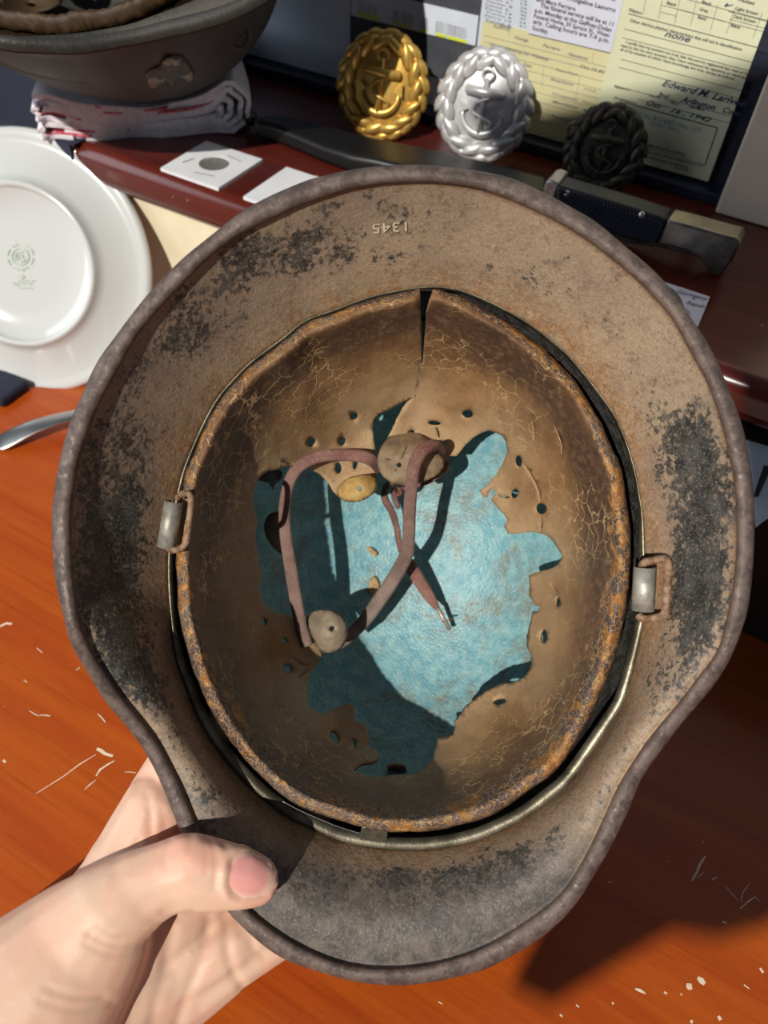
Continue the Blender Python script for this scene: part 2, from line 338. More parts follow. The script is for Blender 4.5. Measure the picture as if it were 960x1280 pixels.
# scratches and chips in the desk finish (flat flakes of bare wood lying in the lacquer)
sc = MB()
def scratch(pts, w):
    pts = [onz(x, y, DZ + .0002) for x, y in pts]; n = len(pts); vs = []
    for i, p in enumerate(pts):
        t = (pts[min(i + 1, n - 1)] - pts[max(i - 1, 0)]).normalized(); s = Vector((-t.y, t.x, 0)); ww = w * (.35 + .65 * math.sin(math.pi * (i + .5) / n)) * random.uniform(.7, 1.3)
        vs += [p + s * ww, p - s * ww]
    sc.add(vs, [(2 * i, 2 * i + 1, 2 * i + 3, 2 * i + 2) for i in range(n - 1)])
for pts, w in [(((45, 992), (80, 970), (100, 955), (120, 943)), .0003), (((121, 936), (126, 938), (131, 942), (141, 945)), .0011), (((120, 970), (125, 962), (134, 956), (143, 951)), .0006),
               (((106, 987), (112, 981), (120, 975)), .00025), (((50, 894), (57, 894), (63, 895)), .0003), (((122, 892), (128, 898), (132, 903)), .0003), (((36, 888), (44, 893), (50, 895)), .00022),
               (((156, 965), (163, 965), (170, 966)), .0003), (((0, 783), (8, 779), (15, 780)), .0009), (((865, 1101), (871, 1090), (875, 1080), (882, 1070)), .0006), (((871, 1098), (880, 1090)), .0002),
               (((907, 1108), (915, 1117), (922, 1125)), .0002), (((926, 1127), (929, 1115), (937, 1104)), .0002), (((925, 1136), (935, 1127), (944, 1121), (949, 1126)), .0003), (((872, 1222), (877, 1226), (881, 1230)), .0011),
               (((858, 1231), (862, 1233), (864, 1237)), .0012), (((794, 1236), (800, 1238), (807, 1242)), .0006), (((930, 1231), (937, 1236)), .0004), (((950, 1210), (954, 1216)), .0006), (((898, 1270), (901, 1275)), .0008),
               (((863, 1276), (866, 1278)), .0008), (((830, 1240), (834, 1242)), .0005), (((765, 1253), (767, 1255)), .0005), (((890, 1100), (896, 1096)), .0003), (((760, 1102), (765, 1104)), .0003), (((903, 1152), (908, 1154)), .0005),
               (((4, 950), (7, 953)), .0006), (((30, 850), (34, 853)), .0003), (((95, 838), (100, 834)), .0003), (((46, 810), (53, 816)), .0003), (((548, 1252), (553, 1255)), .0004), (((700, 1268), (703, 1271)), .0005), (((720, 1256), (724, 1259)), .0004)]:
    scratch(pts, w)
o = sc.build('lacquer_scratches', CHIP, desk); o['kind'] = 'stuff'; o['label'] = 'pale scratches and chips in the desk lacquer'

# ---------------------------------------------------------------- the helmet in the hand: outlines in the frame, each ring at its own distance
A = [(300,266),(330,249),(375,229),(400,221),(440,212),(480,207.5),(507,206),(540,207),(577,211),(615,217),(647,226),(680,241),(715,260),(747,279),(780,307),(820,341),(850,377),(865,400),(885,430),(902,465),(917,502),(927,530),(934,560),(939,590),(942,617),(943,650),(942,690),(939,732),(934,765),(927,788),(912,825),(892,857),(872,881),(850,907),(820,947),(800,977),(789,1005),(777,1032),(760,1065),(742,1095),(722,1127),(697,1155),(665,1180),(635,1197),(605,1212),(567,1222),(530,1229),(500,1231.5),(467,1230),(435,1225),(400,1215),(360,1201),(335,1186),(310,1165),(287,1142),(262,1110),(242,1075),(225,1039),(217,1017),(207,992),(195,965),(180,937),(160,910),(132,877),(115,850),(100,825),(87,800),(80,772),(72,740),(67.5,710),(65.5,677),(65,640),(66,632),(70,600),(77,567),(87,530),(102,495),(122,452),(145,420),(155,406),(175,380),(200,352),(230,322),(267,292)]
A2 = [(325,282),(362,264),(400,249),(440,237),(487,230),(540,229),(590,235),(622,245),(652,257),(690,275),(727,297),(755,317),(790,346),(822,378),(842,403),(860,437),(880,472),(895,510),(906,550),(914,585),(919,625),(920,677),(917,722),(910,762),(897,812),(875,842),(847,879),(815,917),(795,945),(772,982),(757,1015),(742,1047),(727,1077),(700,1117),(655,1152),(605,1182),(555,1200),(505,1208),(460,1208),(422,1201),(385,1186),(347,1164),(312,1136),(285,1105),(265,1072),(252,1039),(242,1017),(230,987),(212,952),(195,922),(178,900),(157,875),(135,845),(115,812),(102,780),(95,740),(91,690),(90,645),(94,610),(100,575),(115,530),(132,492),(152,457),(162,437),(180,410),(200,387),(225,360),(265,320),(300,294)]
C = [(541,361),(552,362),(577,372),(602,385),(632,402),(657,420),(680,437),(700,457),(720,477),(745,517),(762,552),(776,587),(785,637),(789,680),(786,740),(777,790),(767,830),(745,882),(725,920),(697,962),(660,990),(640,1004),(610,1021),(580,1030),(545,1038),(512,1040),(480,1039),(455,1035),(420,1024),(380,1010),(350,992),(315,960),(287,925),(265,890),(247,852),(235,815),(224,772),(221,732),(220,690),(224,650),(229,612),(232,590),(245,560),(260,525),(277,497),(300,471),(315,456),(337,440),(360,422),(382,404),(420,390),(450,378),(475,371),(500,366),(524,361)]
D = [(552,358),(577,362),(622,381),(665,406),(705,438),(722,456),(746,486),(771,522),(791,575),(803,637),(806,680),(808,730),(807,768),(803,790),(793,835),(781,877),(776,887),(743,937),(711,981),(687,1001),(656,1024),(600,1050),(550,1061),(510,1063),(475,1061),(435,1054),(420,1050),(380,1031),(362,1023),(320,991),(280,948),(252,906),(240,880),(231,855),(219,820),(214,780),(210,735),(210,690),(214,650),(222,612),(228,588),(240,558),(256,523),(273,494),(297,467),(312,452),(335,435),(358,418),(380,400),(419,386),(450,374),(475,367),(505,361),(530,358)]
CX, CY = 505.0, 715.0
NT_ = 480
TH = np.arange(NT_) * 2 * math.pi / NT_
def polar(poly):
    p = np.array(crc(poly, 4)); a = np.arctan2(p[:, 1] - CY, p[:, 0] - CX) % (2 * math.pi); r = np.hypot(p[:, 0] - CX, p[:, 1] - CY); i = np.argsort(a)
    a = np.concatenate([a[i] - 2 * math.pi, a[i], a[i] + 2 * math.pi]); r = np.tile(r[i], 3); return np.interp(TH, a, r)
rA, rA2, rC, rD = polar(A), polar(A2), polar(C), polar(D)
sm = lambda r, k: np.convolve(np.tile(r, 3), np.ones(k) / k, 'same')[NT_:2 * NT_]
rA2 = sm(rA2, 5); rA = sm(rA, 3); rD = sm(rD, 5)
rAs = sm(rA, 41)
sn = np.sin(TH)
tv_ = np.clip((sn - .05) / .62, 0, 1); dA = .2635 + .0215 * tv_ * tv_ * (3 - 2 * tv_) + .001 * np.cos(2 * TH)        # the visor (foot of the frame) lies deeper than the neck skirt
dB = .3100 + .002 * np.clip(sn, 0, 1)
DCROWN = .4270
rings_r, rings_d, ring_u = [], [], []
def ring(r, d, u): rings_r.append(np.array(r, float)); rings_d.append(np.broadcast_to(d, (NT_,)).astype(float)); ring_u.append(u)
w = rA - rA2
for k, (q, dz) in enumerate([(-.012, .0042), (0, .0030), (.02, .0016), (.10, .0006), (.25, .0001), (.45, 0), (.62, .0002), (.78, .0008), (.90, .0016), (.96, .0028)]): ring(rA - w * q, dA + dz, 'rim')
NF = 26
for k in range(NF + 1):
    t = k / NF; r = rA2 + (rD - rA2) * t
    d0 = dA + .0044 - .0010 * tv_; e = t ** (1.0 + 1.5 * tv_)
    d = d0 + (dB - d0) * (e * 1.02 - .02 * e * e) - .0008 * math.sin(math.pi * t); ring(r, d, 'flange')
ND = 30
for k in range(1, ND + 1):
    ph = (k / ND) * math.pi / 2 * .985; d = dB + (DCROWN - dB) * math.sin(ph) ** 1.0; s = math.cos(ph) ** .82
    ring(rD * s * (dB / d) * (1.0), d, 'dome')
RR = np.array(rings_r); RD = np.array(rings_d)
def cam2w(x, y, z): return CAM + rgt * x + dwn * y + fwd * z
sv = []; px_all = np.zeros((len(RR), NT_, 2))
for i in range(len(RR)):
    px = CX + RR[i] * np.cos(TH); py = CY + RR[i] * np.sin(TH); px_all[i, :, 0] = px; px_all[i, :, 1] = py
    sv.append([(a, b, d) for a, b, d in zip(px, py, RD[i])])
shell_pts = [P(*q) for rr in sv for q in rr] + [P(CX, CY, DCROWN + .0004)]
shell_faces = grid_faces(len(RR), NT_, False, True)
cidx = len(shell_pts) - 1; lo = (len(RR) - 1) * NT_
shell_faces += [(lo + k, cidx, lo + (k + 1) % NT_) for k in range(NT_)]
def shell_depth(px, py):
    px = np.atleast_1d(np.asarray(px, float)); py = np.atleast_1d(np.asarray(py, float)); th = np.arctan2(py - CY, px - CX) % (2 * math.pi); r = np.hypot(px - CX, py - CY)
    k = (th / (2 * math.pi) * NT_).astype(int) % NT_; out = np.zeros(len(px))
    for i in range(len(px)):
        rr = RR[10:, k[i]][::-1]; dd = RD[10:, k[i]][::-1]; out[i] = np.interp(r[i], np.concatenate([[0], rr]), np.concatenate([[DCROWN], dd]))
    return out
flat = np.concatenate([px_all.reshape(-1, 2), [[CX, CY]]])
def blobs(lst):
    v = np.zeros(len(flat))
    for x, y, rx, ry, wt in lst: v += wt * np.exp(-((flat[:, 0] - x) / rx) ** 2 - ((flat[:, 1] - y) / ry) ** 2)
    return v
a_dark = blobs([(350,310,95,38,.75),(270,370,50,50,.35),(230,430,60,55,.35),(150,530,50,80,.45),(130,640,55,80,.6),(130,760,70,90,.85),(185,860,70,60,.6),(275,990,50,50,.45),(430,1120,120,60,.32),(560,1100,150,28,.5),(650,1060,90,40,.45),(560,1175,140,18,.35),(850,540,45,60,.55),(875,640,45,110,.85),(870,760,45,60,.8),(835,850,50,45,.5),(760,950,50,50,.35),(480,1150,230,55,.16),(330,1130,60,60,.15),(500,265,60,30,.28),(560,330,60,6,.25),(480,322,70,8,.35),(715,330,60,40,.12),(740,400,35,12,.3),(690,380,25,12,.2)])
a_dark += -.05
rfl = np.concatenate([np.tile(rD, len(RR)), [0]]); rfl = np.hypot(flat[:, 0] - CX, flat[:, 1] - CY) - rfl
a_rust = np.clip(1 - rfl / 45, 0, 1) * .8 + np.clip(1 - np.abs(np.hypot(flat[:, 0] - CX, flat[:, 1] - CY) - np.concatenate([np.tile(rA2, len(RR)), [0]])) / 7, 0, 1) * .6
a_rust = np.clip(a_rust + blobs([(700,470,80,90,.35),(820,740,20,60,.5),(220,600,25,70,.5)]), 0, 1)
a_dark -= np.clip(1 - rfl / 32, 0, 1) * .45
a_rim = np.array([1.0 if u == 'rim' else 0.0 for u in ring_u for _ in range(NT_)] + [0.0])
shell_dep = np.concatenate([RD.reshape(-1), [DCROWN]])
a_vis = np.clip((flat[:, 1] - 985) / 110, 0, 1) * np.clip(rfl / 40 - .3, 0, 1)
isd = np.array([1.0 if u == 'dome' else 0.0 for u in ring_u for _ in range(NT_)] + [1.0])
a_vis = a_vis * (1 - isd) * (1 - a_rim); a_blue = np.clip((shell_dep - .345) / .03, 0, 1) * isd
a_dark = np.where(isd > 0, 1.4, a_dark)  # upper dome painted near black for the shade behind the liner
HB = P(CX, CY, DCROWN + .0015)
helmet = empty('steel_helmet', HB, 'rusty upturned steel helmet with torn leather liner, held in the hand', 'helmet')
shell = mk('shell', shell_pts, shell_faces, None, helmet, True, attrs=dict(dark=a_dark, rust=a_rust, rim=a_rim, blue=a_blue, visor=a_vis), mats=[SHELL, pm('helmet outer paint', (.020, .020, .019), (.045, .04, .036), 90, .55, bump=.2)])
bm = bmesh.new(); bm.from_mesh(shell.data); bm.faces.ensure_lookup_table(); f0 = bm.faces[len(RR) // 3 * NT_]; bm.normal_update()
if f0.normal.dot(fwd) > 0: bmesh.ops.reverse_faces(bm, faces=bm.faces)
bm.to_mesh(shell.data); bm.free()
mod(shell, 'SOLIDIFY', thickness=.0013, offset=-1.0, material_offset=1, material_offset_rim=1)

# ---- liner: one torn leather bowl, folded over its band at the top
H = [(517,497),(508,505),(499,521),(487,543),(477,560),(473,578),(478,592),(489,603),(505,607),(522,604),(540,598),(552,590),(557,581),(556,573),(560,570),(570,570),(578,560),(590,548),(602,541),(611,538),(620,541),(628,545),(632,552),(634,563),(628,580),(620,594),(610,606),(599,613),(604,621),(609,622),(613,612),(619,611),(621,617),(614,625),(622,635),(630,643),(634,650),(630,658),(635,667),(645,667),(665,665),(680,668),(690,675),(698,687),(703,695),(698,705),(685,712),(668,716),(661,720),(662,735),(661,744),(666,751),(669,757),(675,757),(672,764),(666,764),(664,772),(662,780),(658,795),(658,808),(663,817),(664,830),(658,842),(648,850),(640,853),(625,854),(610,862),(592,875),(580,884),(576,892),(567,902),(569,909),(566,918),(556,920),(547,919),(545,935),(540,950),(528,962),(510,969),(496,968),(480,971),(462,970),(440,963),(452,955),(468,952),(475,946),(470,937),(462,934),(460,930),(463,922),(457,908),(453,903),(447,902),(445,906),(444,894),(443,885),(437,879),(425,883),(415,887),(405,892),(397,891),(386,885),(384,872),(385,852),(387,845),(394,835),(402,824),(404,812),(396,806),(392,798),(385,790),(372,775),(362,767),(350,767),(340,764),(330,755),(324,735),(326,715),(322,690),(319,670),(322,650),(316,630),(318,610),(324,597),(335,589),(352,585),(365,583),(380,580),(383,584),(392,589),(400,592),(406,598),(412,605),(416,613),(424,622),(432,627),(442,627),(456,623),(468,613),(471,602),(470,588),(470,570),(467,550),(465,536),(468,524),(475,517),(487,512),(500,505)]
SLIT = [(524,352),(542,352),(541,362),(537,375),(533,392),(532,410),(530,432),(528.5,455),(526.5,455),(527,430),(527,410),(526,385)]
HOLES = [ell(390,553,6,6),ell(428,552,4.5,6),ell(443,521,5,5.5),ell(423,585,4,7),ell(450,611,3,3.2),ell(498.5,581,3,3.2),ell(543,529,8,3,12,.1),ell(549,556,9,6),ell(584,518,7,5.2),ell(514,542,4,5.5,8,.6),ell(648,577,4.2,7.5),ell(643,617,4.5,6.5,10,.5),ell(676,636,7,7),ell(697,752,3,6.5),ell(679,795,5,8.5),ell(624,876,8,4.2,14,-.15),ell(418,921,5,8.5,14,-.3),ell(442,929,3,6),ell(359,835,7,5.5,12,.4,.15),ell(356,800,5,3,10,.5),ell(330,777,4,5),ell(444,579,3,8,10,.15)]
def slit(pl, w):
    n = len(pl); L_, R_ = [], []
    for i, p in enumerate(pl):
        a, b = pl[max(i - 1, 0)], pl[min(i + 1, n - 1)]; t = math.hypot(b[0] - a[0], b[1] - a[1]); k = w * (.35 + .65 * math.sin(math.pi * (i + .5) / n)); nx, ny = -(b[1] - a[1]) / t * k, (b[0] - a[0]) / t * k
        L_.append((p[0] + nx, p[1] + ny)); R_.append((p[0] - nx, p[1] - ny))
    return L_ + R_[::-1]
HOLES += [slit(pl, w) for pl, w in [([(653,579),(661,589),(668,602),(673,614),(675,627)], 1.2), ([(622,619),(628,621),(634,622),(637,621)], 1.1), ([(545,534),(548,541),(549,548)], 1.2), ([(676,645),(676,656),(675,664)], .5), ([(692,530),(698,544),(702,556),(702,568)], .6), ([(689,730),(694,738),(696,743)], .6), ([(664,520),(667,534),(668,548)], .5), ([(353,575),(360,579),(366,580)], .6), ([(372,848),(380,842),(386,836)], .7), ([(366,822),(376,830),(386,833)], .7)]]
for q in range(len(HOLES)): HOLES[q] = [tuple(p) for p in HOLES[q]]
Cp = [(float(x), float(y)) for x, y in crc(C, 3)]
for i, p in enumerate(Cp):                                           # frayed outer edge
    a = random.uniform(-.9, .9); dv = Vector((p[0] - CX, p[1] - CY)).normalized(); Cp[i] = (p[0] + dv.x * a, p[1] + dv.y * a)
Hd = []
for i in range(len(H)):                                               # ragged tear: insert a jittered midpoint
    a, b = H[i], H[(i + 1) % len(H)]; Hd.append(a); l = math.hypot(b[0] - a[0], b[1] - a[1])
    n = max(1, int(l / 5))
    for k in range(1, n): t = k / n; Hd.append((a[0] + (b[0] - a[0]) * t + random.uniform(-.7, .7), a[1] + (b[1] - a[1]) * t + random.uniform(-.7, .7)))
lv, lf = sheet2d(Cp, [Hd, SLIT] + HOLES, 4.6)
def g2(x, y, cx, cy, rx, ry): return np.exp(-((x - cx) / rx) ** 2 - ((y - cy) / ry) ** 2)
def liner_depth(x, y):
    x = np.asarray(x, float); y = np.asarray(y, float)
    th = np.arctan2(y - CY, x - CX) % (2 * math.pi); r = np.hypot(x - CX, y - CY); rc = np.interp(th, np.append(TH, 2 * math.pi), np.append(rC, rC[0]))
    ex, ey = 152., 205.; rh = 1 / np.sqrt((np.cos(th) / ex) ** 2 + (np.sin(th) / ey) ** 2)
    e = rc - r; fw = 23.
    fold = .3050 - .0075 * np.sin(np.pi * np.clip((e + 1) / (fw * 1.25), 0, 1)) ** .7
    u = np.clip((e - fw * .62) / (rc - rh - fw * .62), 0, 2)
    wall = .2975 + .073 * (.35 * np.clip(u, 0, 1) + .65 * (1 - (1 - np.clip(u, 0, 1)) ** 1.3)) + .016 * (1 - np.exp(-np.clip(u - 1, 0, 2) * 3))
    d = np.where(u <= 0, fold, np.maximum(wall, np.where(e < fw * 1.2, fold, 0)))
    d = d - .008 * g2(x, y, 447, 610, 30, 26) - .006 * g2(x, y, 510, 590, 45, 40) - .004 * g2(x, y, 430, 895, 40, 28) + .0025 * np.sin(th * 9 + 1.3) * np.clip(u, 0, 1)
    d = d - .011 * g2(x, y, 385, 500, 75, 60) * np.clip(u * 2.2 - .2, 0, 1) - .003 * g2(x, y, 600, 625, 25, 30) - .002 * g2(x, y, 662, 738, 15, 25)
    return d
def wob(x, y, s, a): return np.array([noise.noise(Vector((p / s, q / s, 3.1))) * a for p, q in zip(x, y)])
ld = liner_depth(lv[:, 0], lv[:, 1]) + wob(lv[:, 0], lv[:, 1], 42, .0016) + wob(lv[:, 0], lv[:, 1], 13, .0006)
ld = np.minimum(ld, shell_depth(lv[:, 0], lv[:, 1]) - .004)
thl = np.arctan2(lv[:, 1] - CY, lv[:, 0] - CX) % (2 * math.pi); rl = np.hypot(lv[:, 0] - CX, lv[:, 1] - CY); el_ = np.interp(thl, np.append(TH, 2 * math.pi), np.append(rC, rC[0])) - rl
side = .55 + .45 * np.clip(np.sin(thl + .3) * 1.5 + .4, -1, 1)
l_fold = np.clip(1.3 - el_ / (8 + 32 * side ** 1.6), 0, 1)
l_fold = np.maximum(l_fold, .75 * np.exp(-(segdist(lv, [(528, 440), (524, 465), (519, 497)], False) / 3.0) ** 2))
dH = segdist(lv, H)
l_pale = np.clip(1.15 - dH / 55, 0, 1) * .9 + .55 * g2(lv[:, 0], lv[:, 1], 510, 570, 60, 60) + .35 * g2(lv[:, 0], lv[:, 1], 420, 500, 90, 60)
l_red = np.clip(g2(el_, 0 * el_, 36, 0, 26, 1) * (.75 + .35 * np.clip(-np.sin(thl) * 2, -.3, 1)) + .5 * g2(lv[:, 0], lv[:, 1], 742, 660, 22, 110) + .45 * g2(lv[:, 0], lv[:, 1], 600, 430, 80, 40) + .4 * g2(lv[:, 0], lv[:, 1], 300, 560, 40, 100), 0, 1)
liner_w = [P(a, b, d) for (a, b), d in zip(lv, ld)]
liner = mk('liner', liner_w, lf, None, helmet, True, attrs=dict(fold=l_fold, pale=np.clip(l_pale, 0, 1), red=l_red, crack=np.clip(.4 + .9 * np.exp(-((el_ - 40) / 45) ** 2), 0, 1)), mats=[LEATHER, SUEDE])
def face_cam(o):
    bm = bmesh.new(); bm.from_mesh(o.data); bm.normal_update()
    s = sum(f.normal.dot(fwd) * f.calc_area() for f in bm.faces)
    if s > 0: bmesh.ops.reverse_faces(bm, faces=bm.faces)
    bm.to_mesh(o.data); bm.free(); return o
face_cam(liner); mod(liner, 'SOLIDIFY', thickness=.0014, offset=-1, material_offset_rim=1)
# outer apron of the fold, behind the band; coloured near black for the shade in the gap
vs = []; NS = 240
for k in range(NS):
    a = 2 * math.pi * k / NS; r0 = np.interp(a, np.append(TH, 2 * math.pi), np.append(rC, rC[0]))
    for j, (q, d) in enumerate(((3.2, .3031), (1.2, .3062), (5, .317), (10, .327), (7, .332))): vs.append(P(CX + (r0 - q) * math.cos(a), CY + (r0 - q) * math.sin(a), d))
    r1 = RR[41, int(k * NT_ / NS)] - 3; vs.append(P(CX + r1 * math.cos(a), CY + r1 * math.sin(a), RD[41, int(k * NT_ / NS)]))  # ring added out to the shell to stop sun leaking under the liner
o = mk('liner_apron', vs, grid_faces(NS, 6, True, False), pm('shade black leather back', (.010, .008, .006), rough=.8), helmet, True, attrs=dict(fold=[0] * len(vs), pale=[0] * len(vs), red=[1] * len(vs), crack=[0] * len(vs)))
# liner band: thin metal hoop standing against the shell
vs = []
for k in range(NS):
    a = 2 * math.pi * k / NS; r0 = np.interp(a, np.append(TH, 2 * math.pi), np.append(rD, rD[0])); s = math.sin(a); c = math.cos(a)
    wd = 4 + 12 * max(0, math.sin(a + .25)) ** .7 + 3 * max(0, -c)
    for q, d in ((1.2, .3135), (.4, .3085), (1.2, .3078), (wd * .55, .3086), (wd, .3096), (wd + 1, .3125), (wd + 1.5, .33)): vs.append(P(CX + (r0 - q) * c, CY + (r0 - q) * s, d + .0022 * max(0, s)))
mk('liner_band', vs, grid_faces(NS, 7, True, False), BAND, helmet, True)
o = MB().tube([P(x, y, .3075) for x, y in cr([(352, 1001), (375, 1013), (400, 1024), (425, 1034), (455, 1043)], 6)], .00028, 6).build('spring_wire', STEEL, helmet, True)
q = [P(x, y, d) for x, y, d in ((452, 1033, .306), (485, 1038, .306), (484, 1053, .3085), (449, 1050, .3085))]
o = MB().prism(q, fwd * .0018).build('band_clip', BAND, helmet); mod(o, 'BEVEL', width=.0006, segments=2); autosmooth(o)
# ---- loose tongues of the liner
def tongue(name, poly, holes, dep, mat, n=2, step=4):
    pl = [tuple(p) for p in crc(poly, n)]; v, f = sheet2d(pl, holes, step); d = np.array([dep(x, y) for x, y in v]) + wob(v[:, 0], v[:, 1], 9, .0007)
    o = face_cam(mk(name, [P(a, b, c) for (a, b), c in zip(v, d)], f, None, helmet, True, mats=[mat, SUEDE])); mod(o, 'SOLIDIFY', thickness=.0017, offset=-1, material_offset_rim=1); return o
tongue('liner_tongue', [(388,792),(383,778),(386,768),(396,763),(410,762),(423,766),(432,777),(435,791),(432,803),(424,812),(413,816),(402,815),(396,806)], [ell(415,786,4,3.5)],
       lambda x, y: .366 + .006 * ((x - 412) / 24) ** 2 + .004 * ((y - 788) / 25) ** 2, pm('grey brown tongue', (.16, .125, .085), (.27, .215, .15), 130, .6, bump=.35))
tongue('liner_tongue', [(424,606),(436,597),(448,594),(460,592),(470,597),(472,608),(466,618),(455,625),(442,628),(430,626),(421,618)], [ell(450,611,3,3.4)],
       lambda x, y: .3630 + .006 * ((x - 448) / 24) ** 2 + .004 * ((y - 610) / 17) ** 2, TONGUE_Y)
tongue('liner_tongue', [(473,585),(472,570),(480,553),(493,540),(508,535),(522,540),(535,550),(549,565),(556,578),(550,591),(535,600),(515,606),(495,605),(480,597)], [ell(498.5,581,3,3.2), slit([(513,549),(509,557),(505,566),(502,573)], .7), slit([(489,575),(483,574),(480,572)], .6), slit([(493,590),(496,586)], .6)],
       lambda x, y: .3590 + .006 * ((x - 510) / 42) ** 2 + .022 * max(0, (572 - y) / 34) ** 2 + .003 * max(0, (y - 580) / 25) ** 2, TONGUE)
tongue('liner_tongue', [(333,672),(330,655),(336,643),(346,640),(356,645),(362,660),(362,680),(358,693),(347,690)], [], lambda x, y: .380 + .002 * ((x - 346) / 14) ** 2, TONGUE)
tongue('liner_tongue', [(318,598),(326,589),(340,586),(352,589),(352,598),(345,604),(341,612),(336,604),(326,601)], [], lambda x, y: .364, pm('grey tongue', (.16, .15, .14), (.24, .225, .2), 130, .6, bump=.3), 2, 3)
tongue('liner_scrap', [(485,964),(488,958),(495,955),(505,957),(508,962),(507,968),(497,970),(487,969)], [], lambda x, y: .375 - .003 * (y < 962), TONGUE, 2, 3)
# ---- drawstring
def ribbon(name, ctrl, mat, nn=9, thick=.0011, grey=0.0):
    pts = cr(ctrl, nn); N = len(pts); xy_ = np.array([q[:2] for q in pts]); dd_ = np.array([q[2] for q in pts])
    on_ = inside(Cp, xy_) & ~inside(Hd, xy_); dl_ = liner_depth(xy_[:, 0], xy_[:, 1]) - .0035; dd_ = np.where(on_, np.minimum(dd_, dl_), dd_); k_ = np.ones(7) / 7; dd_ = np.convolve(np.pad(dd_, 3, 'edge'), k_, 'valid')
    pts = [np.concatenate([q[:2], [e], q[3:]]) for q, e in zip(pts, dd_)]
    vs = []; K = 5; uv = []; ln = 0
    for i, q in enumerate(pts):
        x, y, d, wpx, tw = q; a = pts[max(i - 1, 0)]; b = pts[min(i + 1, N - 1)]; t = np.array([b[0] - a[0], b[1] - a[1]]); t /= (np.linalg.norm(t) + 1e-9); s = np.array([-t[1], t[0]])
        if i: ln += math.hypot(pts[i][0] - pts[i - 1][0], pts[i][1] - pts[i - 1][1])
        hw = wpx / F * d / 2
        for k in range(K):
            z = (k / (K - 1)) * 2 - 1; c = P(x, y, d); off = rgt * s[0] + dwn * s[1]
            vs.append(c + off * (z * hw) + fwd * (z * tw + .0004 * z * z)); uv.append((z * .5, ln / 60))
    o = face_cam(mk(name, vs, grid_faces(N, K), mat, helmet, True, attrs=dict(grey=[grey * min(1, max(0, (i // K) / N * 1.6 - .3)) for i in range(N * K)])))
    ul = o.data.uv_layers.new(name='UVMap')
    for lp in o.data.loops: ul.data[lp.index].uv = uv[lp.vertex_index]
    mod(o, 'SOLIDIFY', thickness=thick, offset=-1); return o
ribbon('drawstring', [(476,590,.379,13,0),(468,578,.366,15,0),(455,571,.362,16,0),(435,568.5,.361,15.5,0),(410,569,.360,15.5,0),(388,574,.359,15.5,0),(370,587,.359,15,0),(360,607,.360,14.5,0),(355.5,635,.361,14.5,0),(357,670,.363,15,0),(363,708,.366,16,0),(369,745,.369,16,0),(376,782,.373,15.5,0),(384,808,.379,14,0)], STRAP, grey=.6)
ribbon('drawstring', [(553,570,.372,12,0),(549,560,.358,15,0),(539,557,.352,16,0),(527,564,.349,16.5,0),(518,582,.350,16.5,0),(514,610,.356,16,0),(512,640,.366,16,0),(511,668,.373,16,0),(509,690,.382,17,0),(497,715,.392,18,0),(478,745,.396,18,0),(458,773,.395,17,0),(440,792,.391,15,0),(424,806,.389,14,0)], STRAP, grey=1.0)
ribbon('drawstring', [(504,612,.388,6,.002),(496,604,.388,7,.002),(486,604,.390,7,.002),(480,613,.393,7,.002),(481,625,.397,8,.002),(489,640,.402,7,.002),(495,660,.407,6,.002),(499,680,.409,7,.001),(507,697,.408,12,0),(517,714,.409,16,0),(528,732,.411,16,0),(539,749,.412,13,0),(547,761,.412,7,0)], STRAP)
ribbon('drawstring', [(503,608,.389,5,.002),(497,616,.392,6,.002),(492,612,.393,6,.002),(493,624,.398,6,.002),(498,636,.402,5,.001)], STRAP, 6)
ribbon('drawstring', [(557,576,.3765,5,.0025),(556,584,.377,6,.0025),(546,593,.378,6,.0025),(532,601,.380,6,.0025),(516,606,.382,6,.0025)], STRAP, 6)
o = MB().tube([P(547, 760, .4115), P(554, 773, .4125), P(562, 787, .4135)], .0013, 10).build('lace_tip', pm('aglet', (.35, .27, .22), (.55, .48, .42), 300, .45, .6), helmet, True)
MB().tube([P(553, 777, .4115), P(566, 774, .4125)], .0004, 6).build('lace_tip_barb', RUSTWIRE, helmet, True)
# ---- buckles
lo_ = empty('chinstrap_buckle', HB); lo_.parent = helmet; lo_.location = (0, 0, 0); lo_['_org'] = list(HB); lo_['label'] = 'left buckle with a grey rolled tube and wire loop'
def rolled(name, a, b, r, n=20, open_deg=300, rot=0., parent=None):
    a, b = Vector(a), Vector(b); t = (b - a).normalized(); u = (-fwd - t * (-fwd).dot(t)).normalized(); v = t.cross(u); vs = []
    for q in (a, b):
        for k in range(n + 1):
            an = rot + math.radians(open_deg) * (k / n - .5); vs.append(q + (u * math.cos(an) + v * math.sin(an)) * r)
    o = mk(name, vs, grid_faces(2, n + 1), BUCKLE_GREY, parent, True); mod(o, 'SOLIDIFY', thickness=.0007, offset=-1); return o
rolled('rolled_tube', P(217, 627, .294), P(207.5, 684, .296), .0028, parent=lo_)
o = MB().tube([P(x, y, d) for x, y, d in cr([(222,622,.296),(229,617,.292),(237,618,.290),(239,628,.289),(237,650,.289),(234,672,.290),(231,681,.291),(223,687,.293),(213,687,.295),(209,680,.296)], 6)], .0013, 10).build('wire_loop', RUSTWIRE, lo_, True)
ro_ = empty('chinstrap_buckle', HB); ro_.parent = helmet; ro_.location = (0, 0, 0); ro_['_org'] = list(HB); ro_['label'] = 'right buckle, grey rolled plate with a rusty wire loop'
o = rolled('rolled_tube', P(806, 709, .2985), P(803.5, 763, .2995), .0036, open_deg=250, parent=ro_)
